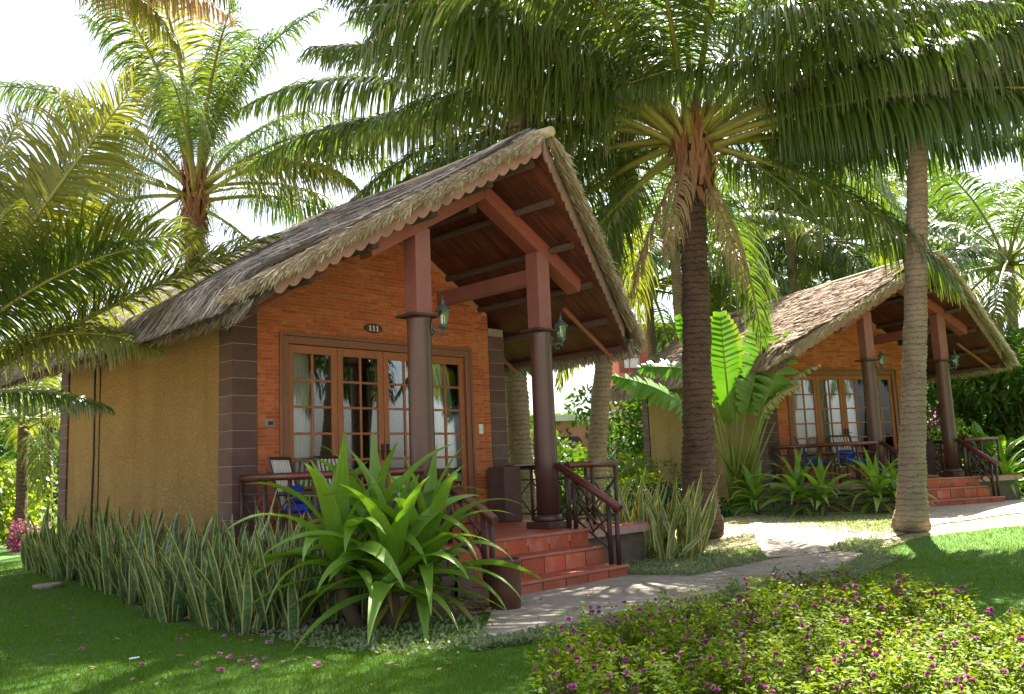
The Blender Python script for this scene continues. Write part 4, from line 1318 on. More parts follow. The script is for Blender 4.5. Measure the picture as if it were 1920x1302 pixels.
bp = at(1315, 1014)
d0 = float((np.array(bp) - CAM) @ FW)
palm('coconut palm with dark ringed trunk and huge crown, between the two bungalows',
     path_px((1315, 1014), [(1312, 960), (1310, 900), (1309, 800), (1307, 700), (1305, 550), (1300, 420), (1299, 330), (1298, 285)], (d0, d0)),
     [.40, .335, .28, .25, .235, .225, .215, .22, .23], [
         # right side
         (A_(-14), 14, 6.2, 'g', 1, 1.7, 130, 24), (A_(-22), 8, 5.8, 'g', 0, 1.7, 130, 26), (A_(-6), 18, 6.2, 'g', 2, 1.6, 130, 22), (A_(2), 24, 6.2, 'g', 0, 1.5, 130, 28), (A_(-30), 16, 5.6, 'g', 1, 1.6, 130, 26), (A_(9), 10, 6.0, 'g', 1, 1.6, 130, 22), (A_(-18), 24, 6.2, 'g', 2, 1.6, 130, 26),
         (A_(14), 40, 5.8, 'g', 0, 1.1, 112), (A_(-10), 46, 6.0, 'g', 1, 1.1, 112), (A_(30), 20, 5.4, 'g', 2, 1.2, 112), (A_(-42), 30, 5.0, 'g', 0, 1.1, 112),
         (A_(-2), 58, 5.8, 'g', 2, .95, 112), (A_(-25), 66, 5.4, 'g', 0, .8, 112), (A_(46), 44, 5.6, 'g', 1, .9, 112),
         (A_(-8), -20, 4.8, 'g', 2, .9, 112),
         # left side
         (A_(188), 27, 6.2, 'g', 1, .85, 130, 40, -25), (A_(193), 40, 6.2, 'g', 2, .8, 130, 50, -30),
         (A_(178), 32, 5.8, 'g', 0, 1.2, 112), (A_(196), 44, 6.2, 'g', 1, 1.0, 90), (A_(214), 46, 6.6, 'g', 2, .9, 140, 108, 45), (A_(205), 40, 6.0, 'g', 0, 1.2, 90),
         (A_(158), 24, 6.0, 'g', 1, 1.2, 112), (A_(146), 12, 5.8, 'g', 2, 1.15, 112), (A_(134), 0, 5.6, 'y', 0, 1.1, 112), (A_(150), 46, 5.6, 'g', 1, .9, 112),
         (A_(182), 62, 5.8, 'g', 2, .8, 112), (A_(230), 48, 5.0, 'g', 0, 1.1, 112), (A_(126), -14, 4.8, 'g', 1, .9, 112),
         # towards and away
         (A_(252), 40, 5.2, 'g', 2, 1.0, 112), (A_(278), 58, 5.2, 'g', 0, .8, 112), (A_(300), 36, 5.2, 'g', 1, 1.0, 112), (A_(262), 72, 4.8, 'g', 2, .6, 112),
         (A_(70), 30, 5.2, 'g', 0, 1.0), (A_(105), 40, 5.2, 'g', 1, 1.0), (A_(128), 20, 5.2, 'g', 2, 1.0), (A_(88), 68, 5.0, 'g', 0, .7), (A_(60), -10, 4.8, 'g', 1, 1.0), (A_(140), -15, 4.6, 'g', 2, 1.0),
         (A_(240), -50, 2.6, 'dry', 0, .7, 60), (A_(300), -62, 2.4, 'dry', 1, .7, 60), (A_(190), -58, 2.6, 'dry', 0, .7, 60)],
     'trunk_d', seed=1, ring=.085, husk=0)

bp = at(1708, 1000); d1 = float((np.array(bp) - CAM) @ FW)
palm('coconut palm with slender pale grey trunk, standing on the sunny lawn before the far porch',
     path_px((1708, 1000), [(1709, 970), (1710, 900), (1712, 800), (1716, 620), (1719, 450), (1720, 330), (1719, 125)], (d1, d1)),
     [.30, .245, .205, .185, .17, .155, .148, .155],
     crown(9, 80, 25, 4.9, 21, 40, kind='g', hang=.9, nl=90) + [(A_(0), 8, 5.0, 'g', 0, 1.5, 112, 30), (A_(-25), 6, 5, 'g', 1, 1.5, 112, 30), (A_(185), 10, 4.6, 'g', 2, 1.5, 112, 30), (A_(-60), 14, 4.2, 'g', 2, 1.4, 112, 40), (A_(215), 10, 4.4, 'g', 1, 1.4, 112, 40), (A_(30), 4, 4.8, 'g', 1, 1.4, 112, 36), (A_(12), 20, 5.0, 'g', 2, 1.4, 112, 30)],
     'trunk_l', seed=2, ring=.06)

palm('coconut palm whose mottled trunk rises just right of the near bungalow corner pillar',
     [at_d(986, 975, 16.6), at_d(978, 880, 16.5), at_d(971, 760, 16.4), at_d(967, 690, 16.3), at_d(964, 420, 15.9), at_d(975, 100, 15.2), at_d(990, -220, 14.4), at_d(1000, -520, 13.6), at_d(1000, -690, 13.1)],
     [.27, .225, .205, .195, .18, .165, .155, .15, .15], crown(34, 78, -40, 5.2, 31, 10, hang=1.1, nl=80), 'trunk_l', seed=3, ring=.09)  # crown raised out of view so that its shade covers the front lawn
palm('coconut palm hidden behind the near roof, its fronds arching over the ridge',
     [at_d(935, 960, 19.5), at_d(940, 700, 19), at_d(960, 450, 18), at_d(985, 262, 17)],
     [.24, .2, .18, .18], crown(22, 80, 30, 5.0, 36, 10, hang=1.0, nl=80) + [(A_(172), 22, 5.6, 'g', 0, 1.2, 112), (A_(180), 36, 5.8, 'g', 1, 1.1, 112), (A_(155), 10, 5.4, 'g', 2, 1.2, 112), (A_(165), 28, 5.4, 'y', 2, 1.2, 112)], 'trunk_l', seed=13, ring=.09, fibre=False)
palm('coconut palm with curving trunk beyond the right end of the near porch',
     [at_d(1112, 985, 17.2), at_d(1118, 870, 17.1), at_d(1126, 750, 17), at_d(1131, 690, 17), at_d(1145, 590, 17), at_d(1152, 480, 17), at_d(1158, 400, 17), at_d(1167, 318, 17)],
     [.23, .19, .175, .17, .165, .155, .15, .155], crown(20, 78, -15, 4.2, 41, 75, hang=1.0), 'trunk_l', seed=4, ring=.085)
palm('coconut palm with upright crown rising behind the back of the near roof',
     [at_d(356, 985, 19.4), at_d(358, 700, 19.2), at_d(362, 540, 19), at_d(364, 460, 19), at_d(366, 372, 19)],
     [.24, .19, .17, .165, .17], crown(20, 86, 8, 4.4, 51, 20, kind='g', hang=1.35, nl=90) + [(A_(200), -35, 3.6, 'g', 0), (A_(-20), -30, 3.4, 'g', 1), (A_(80), 86, 5.4, 'g', 0, .6), (A_(260), 84, 5.2, 'y', 1, .6), (A_(170), 80, 5.2, 'g', 2, .6), (A_(10), 78, 5.0, 'g', 1, .7),
                                             (A_(0), 28, 4.6, 'g', 0, 1.1), (A_(14), 12, 4.4, 'g', 1, 1.1), (A_(-25), 20, 4.4, 'y', 2, 1.1), (A_(270), -66, 1.8, 'dry', 0, .7), (A_(320), -70, 1.6, 'dry', 1, .7), (A_(220), -62, 1.7, 'dry', 1, .7)],
     'trunk_d', seed=5)
palm('low young palm at the left edge with big sunlit fronds hanging over the near eave',
     [at_d(-260, 1180, 10.0), at_d(-220, 980, 9.9), at_d(-185, 860, 9.8), at_d(-170, 775, 9.7)],
     [.22, .19, .18, .19], [
         (A_(4), 60, 4.15, 'y', 0, .28, 150, 8, -58), (A_(12), 54, 3.5, 'y', 1, .35, 150, 58, -50), (A_(16), 34, 4.3, 'y', 2, .30, 140, 12, 0), (A_(8), 40, 2.7, 'y', 2, .7, 130, 70, 40),
         (A_(30), 72, 3.6, 'g', 2, .4, 130, 20, 50), (A_(-30), 58, 2.6, 'y', 0, .6, 120, 40, 40), (A_(10), 20, 2.0, 'g', 0, 1.0, 120, 50, 20), (A_(16), 80, 3.4, 'y', 1, .4, 130, 14, 50), (A_(2), 47, 3.0, 'g', 1, .5, 140, 40, -40),
         (A_(130), 40, 4.0, 'g', 2, 1.0), (A_(175), 40, 4.0, 'g', 0, 1.0), (A_(215), 45, 2.8, 'y', 1, 1.0), (A_(255), 62, 2.4, 'g', 2, .9), (A_(110), 68, 3.4, 'g', 0, .6)],
     'trunk_d', seed=6, fibre=False)
palm('tall palm outside the left edge, its dry fronds hanging into the top left corner',
     [at_d(-420, 1100, 13), at_d(-380, 600, 12.8), at_d(-300, 200, 12.4), at_d(-190, -170, 12)],
     [.25, .2, .17, .17], crown(12, 80, 30, 4.6, 71, 0, hang=1.0) + [(A_(0), 12, 5.0, 'dry', 0, 1.0, 112), (A_(-4), 2, 4.6, 'dry', 1, 1.0, 112), (A_(8), 6, 4.9, 'y', 0, 1.5, 112, 30), (A_(14), -4, 4.4, 'dry', 0, 1.0, 112), (A_(3), 24, 5.0, 'y', 1, 1.4, 112, 30), (A_(10), 16, 5.0, 'y', 1, 1.2, 112), (A_(-6), 14, 4.6, 'dry', 1, .9, 112), (A_(26), 10, 4.6, 'dry', 0, .9, 112), (A_(18), 2, 4.2, 'y', 2, 1.2, 112), (A_(40), 24, 4.8, 'g', 0, 1.2, 112)],
     'trunk_l', seed=7)
BACK = [  # u, v of the heart, depth, crown size, label
    ((1575, 455), 31, 4.4, 'palm with spiky green crown above the middle of the far roof'),
    ((1395, 520), 33, 5.0, 'palm whose bright drooping crown shows right of the dark trunk, above the far roof'),
    ((1215, 545), 30, 5.0, 'palm crown left of the dark trunk, behind the near eave'),
    ((1890, 500), 27, 4.4, 'palm leaning in at the right edge behind the far roof'),
    ((1800, 470), 36, 4.2, 'pale distant palm right of the far ridge'),
    ((1480, 430), 30, 4.6, 'palm crown high behind the far roof, right of the dark trunk'),
    ((1265, 470), 27, 4.4, 'palm crown just left of the dark trunk'),
    ((1655, 470), 40, 4.8, 'distant palm left of the pale trunk'),
    ((1470, 560), 36, 4.2, 'dark distant palm behind the far ridge'),
]
for k, ((u, v), dd, L, lab) in enumerate(BACK):
    h = at_d(u, v, dd)
    g = gz(h.x, h.y)
    palm(lab, [Vector((h.x + .5, h.y + .3, g - .1)), Vector((h.x + .3, h.y + .2, g * .6 + h.z * .4)), h], [.2, .17, .15],
         crown(20, 82, -22, L, 90 + k, 33 * k, hang=1.0, nl=50), 'trunk_l', seed=20 + k, ring=.12, fibre=False)
for k, (u, v, dd, lab) in enumerate([(45, 800, 21, 'small bushy palm in bright sun at the far left behind the yellow wall'), (95, 735, 27, 'taller bushy palm at the far left, touching the frond tips'), (-30, 760, 24, 'bushy palm cut by the left edge')]):
    h = at_d(u, v, dd)
    g = gz(h.x, h.y)
    palm(lab, [Vector((h.x, h.y, g - .1)), h], [.14, .12], crown(16, 84, -10, 2.8, 120 + k, 50 * k, kind='y', hang=.8, nl=44), 'trunk_d', 'small palms on the left', seed=40 + k, ring=.12, fibre=False)
for k, (x, y) in enumerate([(9.5, -12.5), (13.0, -15.5), (17.0, -14.5), (21.0, -16.5), (11.0, -19.0)]):
    palm(['palm across the garden mirrored in the left door pane', 'palm across the garden mirrored beside the door handle', 'palm across the garden mirrored in the far door', 'palm far across the garden mirrored in the far door', 'palm far across the garden mirrored in the near door'][k],
         [Vector((x, y, -.7)), Vector((x + .4, y, 3)), Vector((x + .5, y + .3, 6.2))], [.22, .18, .16], crown(30, 80, -35, 4.6, 140 + k, 20 * k, nl=40), 'trunk_l', seed=60 + k, ring=.14, fibre=False)


# ------------------------------------------------------------------ strap, sword and broad leaves
def strap_mesh(name, L, w, e0, bend, mat, fold=.25, pw=1.3, n=14, prof=None, twist=0.0, seed=0, wave=0.0):
    """one long leaf along +x, three points across"""
    r = random.Random(seed)
    t = np.linspace(0, 1, n)
    e = np.radians(e0 - bend * t ** pw)
    C = np.zeros((n, 3)); ds = L / (n - 1)
    C[1:, 0] = np.cumsum(np.cos(e[:-1])) * ds; C[1:, 2] = np.cumsum(np.sin(e[:-1])) * ds
    ph = r.uniform(0, 6)
    C[:, 1] = wave * np.sin(t * 3.2 + ph) * t * L
    T = nrm(np.gradient(C, axis=0)); S0 = nrm(np.cross(np.array([0, 0, 1.0]), T) + 1e-6); U0 = np.cross(T, S0)
    a = np.radians(twist) * t
    S_ = S0 * np.cos(a)[:, None] + U0 * np.sin(a)[:, None]; U_ = np.cross(T, S_)
    hw = (prof(t) if prof is not None else np.clip(1 - t ** 3.0, 0, 1) ** .8 * (.62 + .38 * np.sin(PI * np.clip(t * 1.2, 0, 1)))) * w / 2
    hw[-1] = 0.0015
    rows = np.stack([C - S_ * hw[:, None] + U_ * (hw * fold)[:, None], C, C + S_ * hw[:, None] + U_ * (hw * fold)[:, None]], 1)
    V = rows.reshape(-1, 3)
    F = [(i * 3 + k, i * 3 + k + 1, (i + 1) * 3 + k + 1, (i + 1) * 3 + k) for i in range(n - 1) for k in range(2)]
    U = [((0, .5, 1)[k], tt) for tt in t for k in range(3)]
    return np_mesh(name, V, np.array(F), M[mat], np.array(U), smooth=True)


STRAP = [strap_mesh('leaf', 1.22 + .08 * (k % 4), .172 + .018 * (k % 3), 84 - 9 * k, [40, 58, 76, 92, 108, 108, 98, 80, 60, 50][k], 'strap', fold=.30, pw=1.25 + .12 * (k % 3), twist=(-28, 18, 35, -12)[k % 4], seed=k, wave=.02) for k in range(10)]
STRAP_OLD = [strap_mesh('leaf', .85, .09, -8 - 14 * k, 62 - 10 * k, 'strap_y', fold=.2, seed=30 + k, twist=30) for k in range(3)]


def strap_plant(label, loc, heads, n, group, seed, sc=1.0, old=4):
    r = random.Random(seed)
    root = thing('strap_leaf_lily', label, 'plant', loc, 0, group)
    for hi, (hx, hy, hz) in enumerate(heads):
        MB().tube([(hx * .6, hy * .6, -.05), (hx * .9, hy * .9, hz * .5), (hx, hy, hz)], [.075, .07, .055], 9).build('stem', M['stem'], root, smooth=True)
        for k in range(n):
            t = k / (n - 1)
            m = min(9, int(t * 9.5 + r.uniform(-.6, .6))); m = max(0, m)
            o = obj('leaf', STRAP[m], root, (hx, hy, hz + .10 - .20 * t), (rad(r.uniform(-10, 10)), rad(r.uniform(-6, 6)), rad(k * 137.5 + r.uniform(-18, 18) + hi * 50)))
            s = r.uniform(.78, 1.08); o.scale = (s, s * r.uniform(.9, 1.15), s)
        for k in range(old):
            o = obj('leaf', STRAP_OLD[k % 3], root, (hx, hy, hz - .14), (0, 0, rad(r.uniform(0, 360))))
            tag(o, 'yellowed hanging old leaf')
    root.scale = (sc, sc, sc)
    return root


c = at(738, 1180)
strap_plant('large bright green strap-leaved plant in front of the near porch steps', c, [(0.0, 0.0, .42), (.42, 0.02, .50), (-.34, .40, .60), (.16, .46, .72)], 27, 'strap-leaved plants', 3, .90)
for k, (u, v, s, lab) in enumerate([(1500, 968, .88, 'dark green strap-leaved plant under the far porch rail, right of the fan of stalks'), (1650, 963, .80, 'sunlit strap-leaved plant just left of the pale trunk'), (1893, 936, .82, 'strap-leaved plant with drooping leaves right of the far steps'), (1420, 966, .7, 'strap-leaved plant at the corner of the far yellow wall'), (1545, 968, .72, 'low strap-leaved plant in front of the far porch chairs'), (1690, 962, .7, 'strap-leaved plant peeping out behind the pale trunk'), (1862, 930, .8, 'strap-leaved plant against the right end of the far steps')]):
    strap_plant(lab, at(u, v), [(0, 0, .42), (.25, .15, .38)], 15, 'strap-leaved plants', 50 + k, s, 2)


def sword_prof(t): return np.clip(1 - t ** 5, 0, 1) * (.55 + .45 * np.sin(PI * np.clip(.15 + t * .75, 0, 1)))


SW = [strap_mesh('leaf', .66 + .055 * k, .082 + .010 * (k % 3), 89 - 2 * (k % 4), (2, 6, -4, 8, 4, 0)[k % 6], 'snake', fold=.38, n=9, prof=sword_prof, twist=(12, -22, 30, -10, 40)[k % 5], seed=60 + k, wave=.014) for k in range(8)]
SWY = [strap_mesh('leaf', .95 + .07 * k, .078 + .006 * (k % 3), 88 - 3 * (k % 4), (4, 12, -4, 16, 8, 2)[k % 6], 'snake_y', fold=.38, n=9, prof=sword_prof, twist=(20, -35, 50, -15, 70)[k % 5], seed=80 + k, wave=.05) for k in range(6)]


def sword_plant(label, loc, set_, n, group, seed, spread=.13, lean=13):
    r = random.Random(seed)
    root = thing('sword_plant', label, 'plant', loc, rad(r.uniform(0, 360)), group)
    for k in range(n):
        a = 2 * PI * k / n + r.uniform(-.5, .5)
        q = r.uniform(.02, spread)
        o = obj('leaf', set_[r.randrange(len(set_))], root, (math.cos(a) * q, math.sin(a) * q, -.02), (0, rad(r.uniform(2, lean) if r.random() < .8 else r.uniform(lean, lean + 22)), a + r.uniform(-.4, .4)))
        s = r.uniform(.50, 1.10); o.scale = (r.uniform(.9, 1.15), r.uniform(.85, 1.15), s)
    return root


def in_bed(y):
    ys = [p[1] for p in BED_OUT]; xs = [p[0] for p in BED_OUT]
    return np.interp(y, ys, xs)


rs = random.Random(21)
for v in range(5):
    pass
protos = [sword_plant('', (0, 0, -50), SW, 7, 'sword plants along the yellow wall', 200 + k) for k in range(5)]
LAB_SW = 'yellow-edged sword plant with upright banded leaves in the bed along the near yellow wall'
used, placed = [False] * 5, []
tries = 0
while len(placed) < 130 and tries < 6000:
    tries += 1
    y = -2.85 + 9.2 * rs.random() ** 1.15
    xo = in_bed(y)
    x = rs.uniform(xo + .04, -.10)
    if any((x - a) ** 2 + (y - b_) ** 2 < .155 ** 2 for a, b_ in placed): continue
    placed.append((x, y))
    k = rs.randrange(5)
    loc = (x, y, gz(x, y))
    rz = rs.uniform(0, 2 * PI); s = rs.uniform(.80, 1.12) * (1.0 if x < -.35 else 1.10)
    if not used[k]:
        o = protos[k]; o.location = loc; o.rotation_euler = (0, 0, rz); o.scale = (s, s, s); used[k] = True
    else:
        o = dup(protos[k], loc, rz, s)
    zone = ('in the front row beside the strap-leaved plant' if y < -1.4 and x < -.75 else 'close under the porch rail' if y < -.3 and x > -.6 else 'before the dark corner pillar' if y < .9
            else 'below the middle of the yellow wall' if y < 3.2 else 'below the two dark cables' if y < 4.8 else 'at the far end of the yellow wall')
    o['label'] = 'yellow-edged sword plant ' + zone
protos = [sword_plant('', (0, 0, -50), SWY, 9, 'sword plants right of the steps', 230 + k, .12, 20) for k in range(4)]
used, placed, tries = [False] * 4, [], 0
while len(placed) < 17 and tries < 3000:
    tries += 1
    x, y = rs.uniform(4.35, 5.75), rs.uniform(-3.0, -1.3)
    if x < 4.8 and y > -2.75: continue
    q = at(1190, 1050)
    if any((x - a) ** 2 + (y - b_) ** 2 < .2 ** 2 for a, b_ in placed): continue
    placed.append((x, y)); k = rs.randrange(4); loc = (x, y, gz(x, y)); rz = rs.uniform(0, 6); s = rs.uniform(.85, 1.1)
    if not used[k]:
        o = protos[k]; o.location = loc; o.rotation_euler = (0, 0, rz); o.scale = (s, s, s); used[k] = True
    else:
        o = dup(protos[k], loc, rz, s)
    o['label'] = 'pale yellow-edged sword plant in the sunny clump right of the near steps'


def broad_leaf(root, p0, p1, width, roll, mat='banana', torn=.3, sag=.12, seed=0, stalk=None, n=20, side=None):
    """blade from p0 to p1 (local), its halves split into side strips; stalk = start of the leaf stalk"""
    r = np.random.default_rng(seed)
    p0, p1 = np.array(p0, float), np.array(p1, float)
    ax_ = nrm(p1 - p0); L = np.linalg.norm(p1 - p0)
    perp = nrm(np.cross(ax_, np.array([0, 0, 1.0]) if abs(ax_[2]) < .95 else np.array([1.0, 0, 0])))
    if side is not None:
        perp = nrm(np.array(side) - ax_ * np.dot(side, ax_))
    up_ = np.cross(perp, ax_)
    sd = perp * math.cos(roll) + up_ * math.sin(roll); nr = np.cross(sd, ax_)
    t = np.linspace(0, 1, n)
    C = p0 + np.outer(t, p1 - p0) + np.outer(np.sin(PI * t) * sag * L, nr)
    hw = width / 2 * np.sin(PI * np.clip(.10 + .86 * t, 0, 1)) ** .55
    P, Wd = [], []
    for sg in (-1, 1):
        d = nrm(sd * sg + ax_ * .38 + nr * -.12)
        dirs = np.repeat(d[None], n, 0) + r.normal(0, torn * .18, (n, 3))
        K = 4
        pts = [C + dirs * hw[:, None] * (k / (K - 1)) + nr * (-.16 * hw * (k / (K - 1)) ** 2)[:, None] + np.array([0, 0, -1.0]) * (torn * .25 * hw * (k / (K - 1)) ** 2)[:, None] for k in range(K)]
        pp = np.stack(pts, 1)
        step = L / (n - 1)
        w = np.array([.60, .60, .58 - .10 * torn, .40 - .24 * torn])[None] * step * (1 - torn * .3 * r.uniform(0, 1, n))[:, None]
        P.append(pp); Wd.append(ax_[None, None, :] * w[..., None])
    V, F, U = ribbons(np.concatenate(P), np.concatenate(Wd))
    lf = obj('leaf', np_mesh('leaf', V, F, M[mat], U), root)
    b = MB(); b.tube([tuple(c_) for c_ in C[::2]] + [tuple(C[-1])], [.022 * (1 - k / (n // 2 + 1)) + .004 for k in range(len(C[::2]) + 1)], 5)
    b.build('midrib', M['petiole'], lf, smooth=True)
    if stalk is not None:
        s0 = np.array(stalk, float)
        mid = (s0 + p0) / 2 + np.array([0, 0, .02])
        b = MB(); b.tube([tuple(s0), tuple(mid), tuple(p0)], [.05, .034, .022], 6)
        b.build('stalk', M['petiole'], root, smooth=True)
    return lf


dT = 19.6
base = at(1393, 955)
tp = thing('travellers_palm', "traveller's palm with a fan of yellow-green stalks and torn paddle leaves beside the dark trunk", 'plant', base)
LV = lambda u, v, dd=0.0: at_d(u, v, dT + dd) - base
FAN = np.array([math.cos(rad(RZ0)), math.sin(rad(RZ0)), 0.0])          # the plane the fan of leaves spreads in
TL = [((1370, 790), (1350, 592), 1.0, .25, 'banana', .12, .35, FAN), ((1398, 772), (1430, 588), .85, -.1, 'banana', .45, 0, FAN), ((1424, 778), (1478, 630), .78, .15, 'banana', .75, -.3, FAN),
      ((1300, 775), (1150, 705), .75, .9, 'banana', .55, -.2, None), ((1345, 760), (1272, 596), .5, .2, 'banana', .3, .5, FAN), ((1440, 760), (1535, 684), .42, .3, 'banana_pale', .95, -.3, None), ((1432, 768), (1500, 720), .42, .5, 'banana_pale', .95, -.5, None),
      ((1318, 700), (1200, 690), .55, 1.1, 'banana', .6, .4, None)]
for k, (a, e, w, ro, mt, to, dd, sd_) in enumerate(TL):
    broad_leaf(tp, LV(*a, dd), LV(*e, dd * 1.2), w, ro, mt, to, .10, 300 + k, LV(1385 + 3 * k - 8, 900 + (k % 3) * 8), side=sd_)
for k in range(11):
    u1 = 1335 + 118 * k / 10
    MB().tube([LV(1375 + 3.4 * k, 950), LV(1388 + (u1 - 1394) * .45, 880, .05 * (k % 3)), LV(u1, 772 + 10 * (k % 4), .1 * (k % 3))], [.065, .036, .02], 6).build('stalk', M['petiole'], tp, smooth=True)
for k, (u, v, hgt, lab) in enumerate([(1855, 925, 1.5, 'broad-leaved plant with upright paddle leaves right of the far right column'), (1832, 908, 1.6, 'broad-leaved plant touching the far right column'), (1880, 932, 1.4, 'broad-leaved plant with the lowest leaves, by the right end of the far steps'), (1905, 915, 1.3, 'broad-leaved plant at the right edge by the far steps')]):
    b0 = at(u, v)
    rt_ = thing('broad_leaf_plant', lab, 'plant', b0, 0, 'broad-leaved plants at the right')
    r = random.Random(400 + k)
    for j in range(9):
        az = rad(r.uniform(0, 360)); q = r.uniform(.1, .35); z0 = hgt * r.uniform(.35, .75)
        a = (math.cos(az) * q, math.sin(az) * q, z0)
        L = r.uniform(.6, .95); el = rad(r.uniform(15, 75))
        e = (a[0] + math.cos(az) * L * math.cos(el), a[1] + math.sin(az) * L * math.cos(el), a[2] + L * math.sin(el))
        broad_leaf(rt_, a, e, .30, r.uniform(-.3, .3), 'banana', .12, .14, 410 + 10 * k + j, (0, 0, -.05), 12)

# ------------------------------------------------------------------ shrubs
_SC = {}


def shrub_parts(key, size, n, leaf, mat, seed, clumps=14, flower=None, nf=0):
    if key in _SC: return _SC[key]
    r = np.random.default_rng(seed)
    sx, sy, sz = size
    cc = np.stack([r.uniform(-.62, .62, clumps) * sx, r.uniform(-.62, .62, clumps) * sy, r.uniform(.12, .80, clumps) * sz], -1)
    cr = r.uniform(.24, .42, clumps) * min(sx, sy, sz)
    def lay(n, leaf, out):
        i = r.integers(0, clumps, n)
        d = nrm(r.normal(0, 1, (n, 3)))
        p = cc[i] + d * (cr[i] * r.uniform(.55, 1.08 if not out else 1.15, n) ** .5)[:, None]
        p[:, 2] = np.maximum(p[:, 2], .02)
        g = nrm(d * .7 + r.normal(0, .6, (n, 3)) + np.array([0, 0, .25]))
        ll = leaf * r.uniform(.6, 1.25, n)
        t = np.array([0, .5, 1.0])[None, :, None]
        P = p[:, None, :] + g[:, None, :] * ll[:, None, None] * t
        P[..., 2] -= (ll[:, None] * .25) * t[..., 0] ** 2
        sdv = nrm(np.cross(g, r.normal(0, 1, (n, 3))))
        Wd = sdv[:, None, :] * (ll[:, None] * np.array([.10, .24, .03])[None])[..., None]
        return ribbons(P, Wd)
    V, F, U = lay(n, leaf, False)
    cm = np_mesh('crown', V, F, M[mat], U)
    b = MB()
    for k in range(min(7, clumps)):
        b.tube([(0, 0, -.1), tuple(cc[k] * np.array([.4, .4, .5])), tuple(cc[k])], [.03, .02, .008], 5)
    sm_ = b.mesh('stems', M['stem'])
    fm = None
    if flower:
        V, F, U = lay(nf, leaf * .8, True)
        fm = np_mesh('blossom', V, F, M[flower], U)
    _SC[key] = (cm, sm_, fm)
    return _SC[key]


def shrub(label, loc, key, size, n, leaf, mat, seed, sc=1.0, rz=0, name='leafy_shrub', group=None, flower=None, nf=0, cat='shrub'):
    cm, st, fm = shrub_parts(key, size, n, leaf, mat, seed, flower=flower, nf=nf)
    root = thing(name, label, cat, loc, rz, group)
    obj('crown', cm, root); obj('stems', st, root)
    if fm: obj('blossom', fm, root)
    root.scale = (sc, sc, sc)
    return root


def at_flat(u, d):
    p = at_d(u, 800, d)
    return Vector((p.x, p.y, gz(p.x, p.y)))


SHR = [  # u, depth, key, size, leaves, leaf size, material, scale, label
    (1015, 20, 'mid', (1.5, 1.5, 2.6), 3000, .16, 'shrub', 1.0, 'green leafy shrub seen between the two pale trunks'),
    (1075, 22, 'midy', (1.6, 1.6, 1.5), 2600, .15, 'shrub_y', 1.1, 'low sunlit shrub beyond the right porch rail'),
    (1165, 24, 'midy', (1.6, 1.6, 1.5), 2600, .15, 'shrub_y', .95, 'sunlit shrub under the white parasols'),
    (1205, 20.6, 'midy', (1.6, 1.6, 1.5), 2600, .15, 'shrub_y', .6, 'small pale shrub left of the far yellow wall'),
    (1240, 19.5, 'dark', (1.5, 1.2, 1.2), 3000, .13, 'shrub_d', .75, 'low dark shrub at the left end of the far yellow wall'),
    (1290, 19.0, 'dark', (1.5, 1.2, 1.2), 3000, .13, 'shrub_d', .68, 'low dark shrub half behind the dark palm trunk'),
    (1180, 32, 'mid', (1.5, 1.5, 2.6), 3000, .16, 'shrub', 1.7, 'leafy tree beside the red building'),
    (1850, 27, 'big', (3.0, 3.0, 5.0), 7000, .22, 'shrub', 1.0, 'tall leafy tree right of the far roof'),
    (1930, 25, 'big', (3.0, 3.0, 5.0), 7000, .22, 'shrub', 1.05, 'tall leafy tree at the right edge behind the far steps'),
    (1790, 33, 'bigy', (3.0, 3.0, 5.0), 6000, .22, 'shrub_y', 1.15, 'yellow-green tree behind the far porch'),
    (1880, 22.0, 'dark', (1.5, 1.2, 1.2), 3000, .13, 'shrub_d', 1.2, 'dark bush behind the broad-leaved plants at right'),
    (20, 24, 'midy', (1.6, 1.6, 1.5), 2600, .15, 'shrub_y', 1.4, 'bright bush at the left edge beyond the yellow wall'),
    (80, 30, 'mid', (1.5, 1.5, 2.6), 3000, .16, 'shrub', 1.5, 'green tree far left beyond the yellow wall'),
    (-30, 32, 'big', (3.0, 3.0, 5.0), 7000, .22, 'shrub', 1.2, 'tall green tree cut by the left edge'),
    (160, 36, 'big', (3.0, 3.0, 5.0), 7000, .22, 'shrub', 1.2, 'tall green tree behind the back of the near bungalow'),
]
for k, (u, d, key, size, n, lf, mt, sc, lab) in enumerate(SHR):
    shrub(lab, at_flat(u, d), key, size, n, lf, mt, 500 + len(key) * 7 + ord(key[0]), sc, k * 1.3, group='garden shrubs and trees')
shrub('magenta bougainvillea between the far porch columns', at_flat(1738, 27), 'boug', (1.2, 1.2, 3.2), 1200, .12, 'shrub', 600, 1.0, 0, 'bougainvillea', 'bougainvilleas', 'pink', 1500)
shrub('magenta flowering bush at the far left, against the yellow wall corner', at_flat(66, 20), 'boug2', (.7, .7, 1.1), 600, .12, 'shrub', 610, .8, 0, 'bougainvillea', 'bougainvilleas', 'pink', 900)
shrub('pale pink flowering bush beyond the right porch rail', at_flat(1092, 28), 'boug3', (1.2, 1.2, 2.2), 900, .14, 'shrub', 620, .95, 0, 'bougainvillea', 'bougainvilleas', 'palepink', 1300)
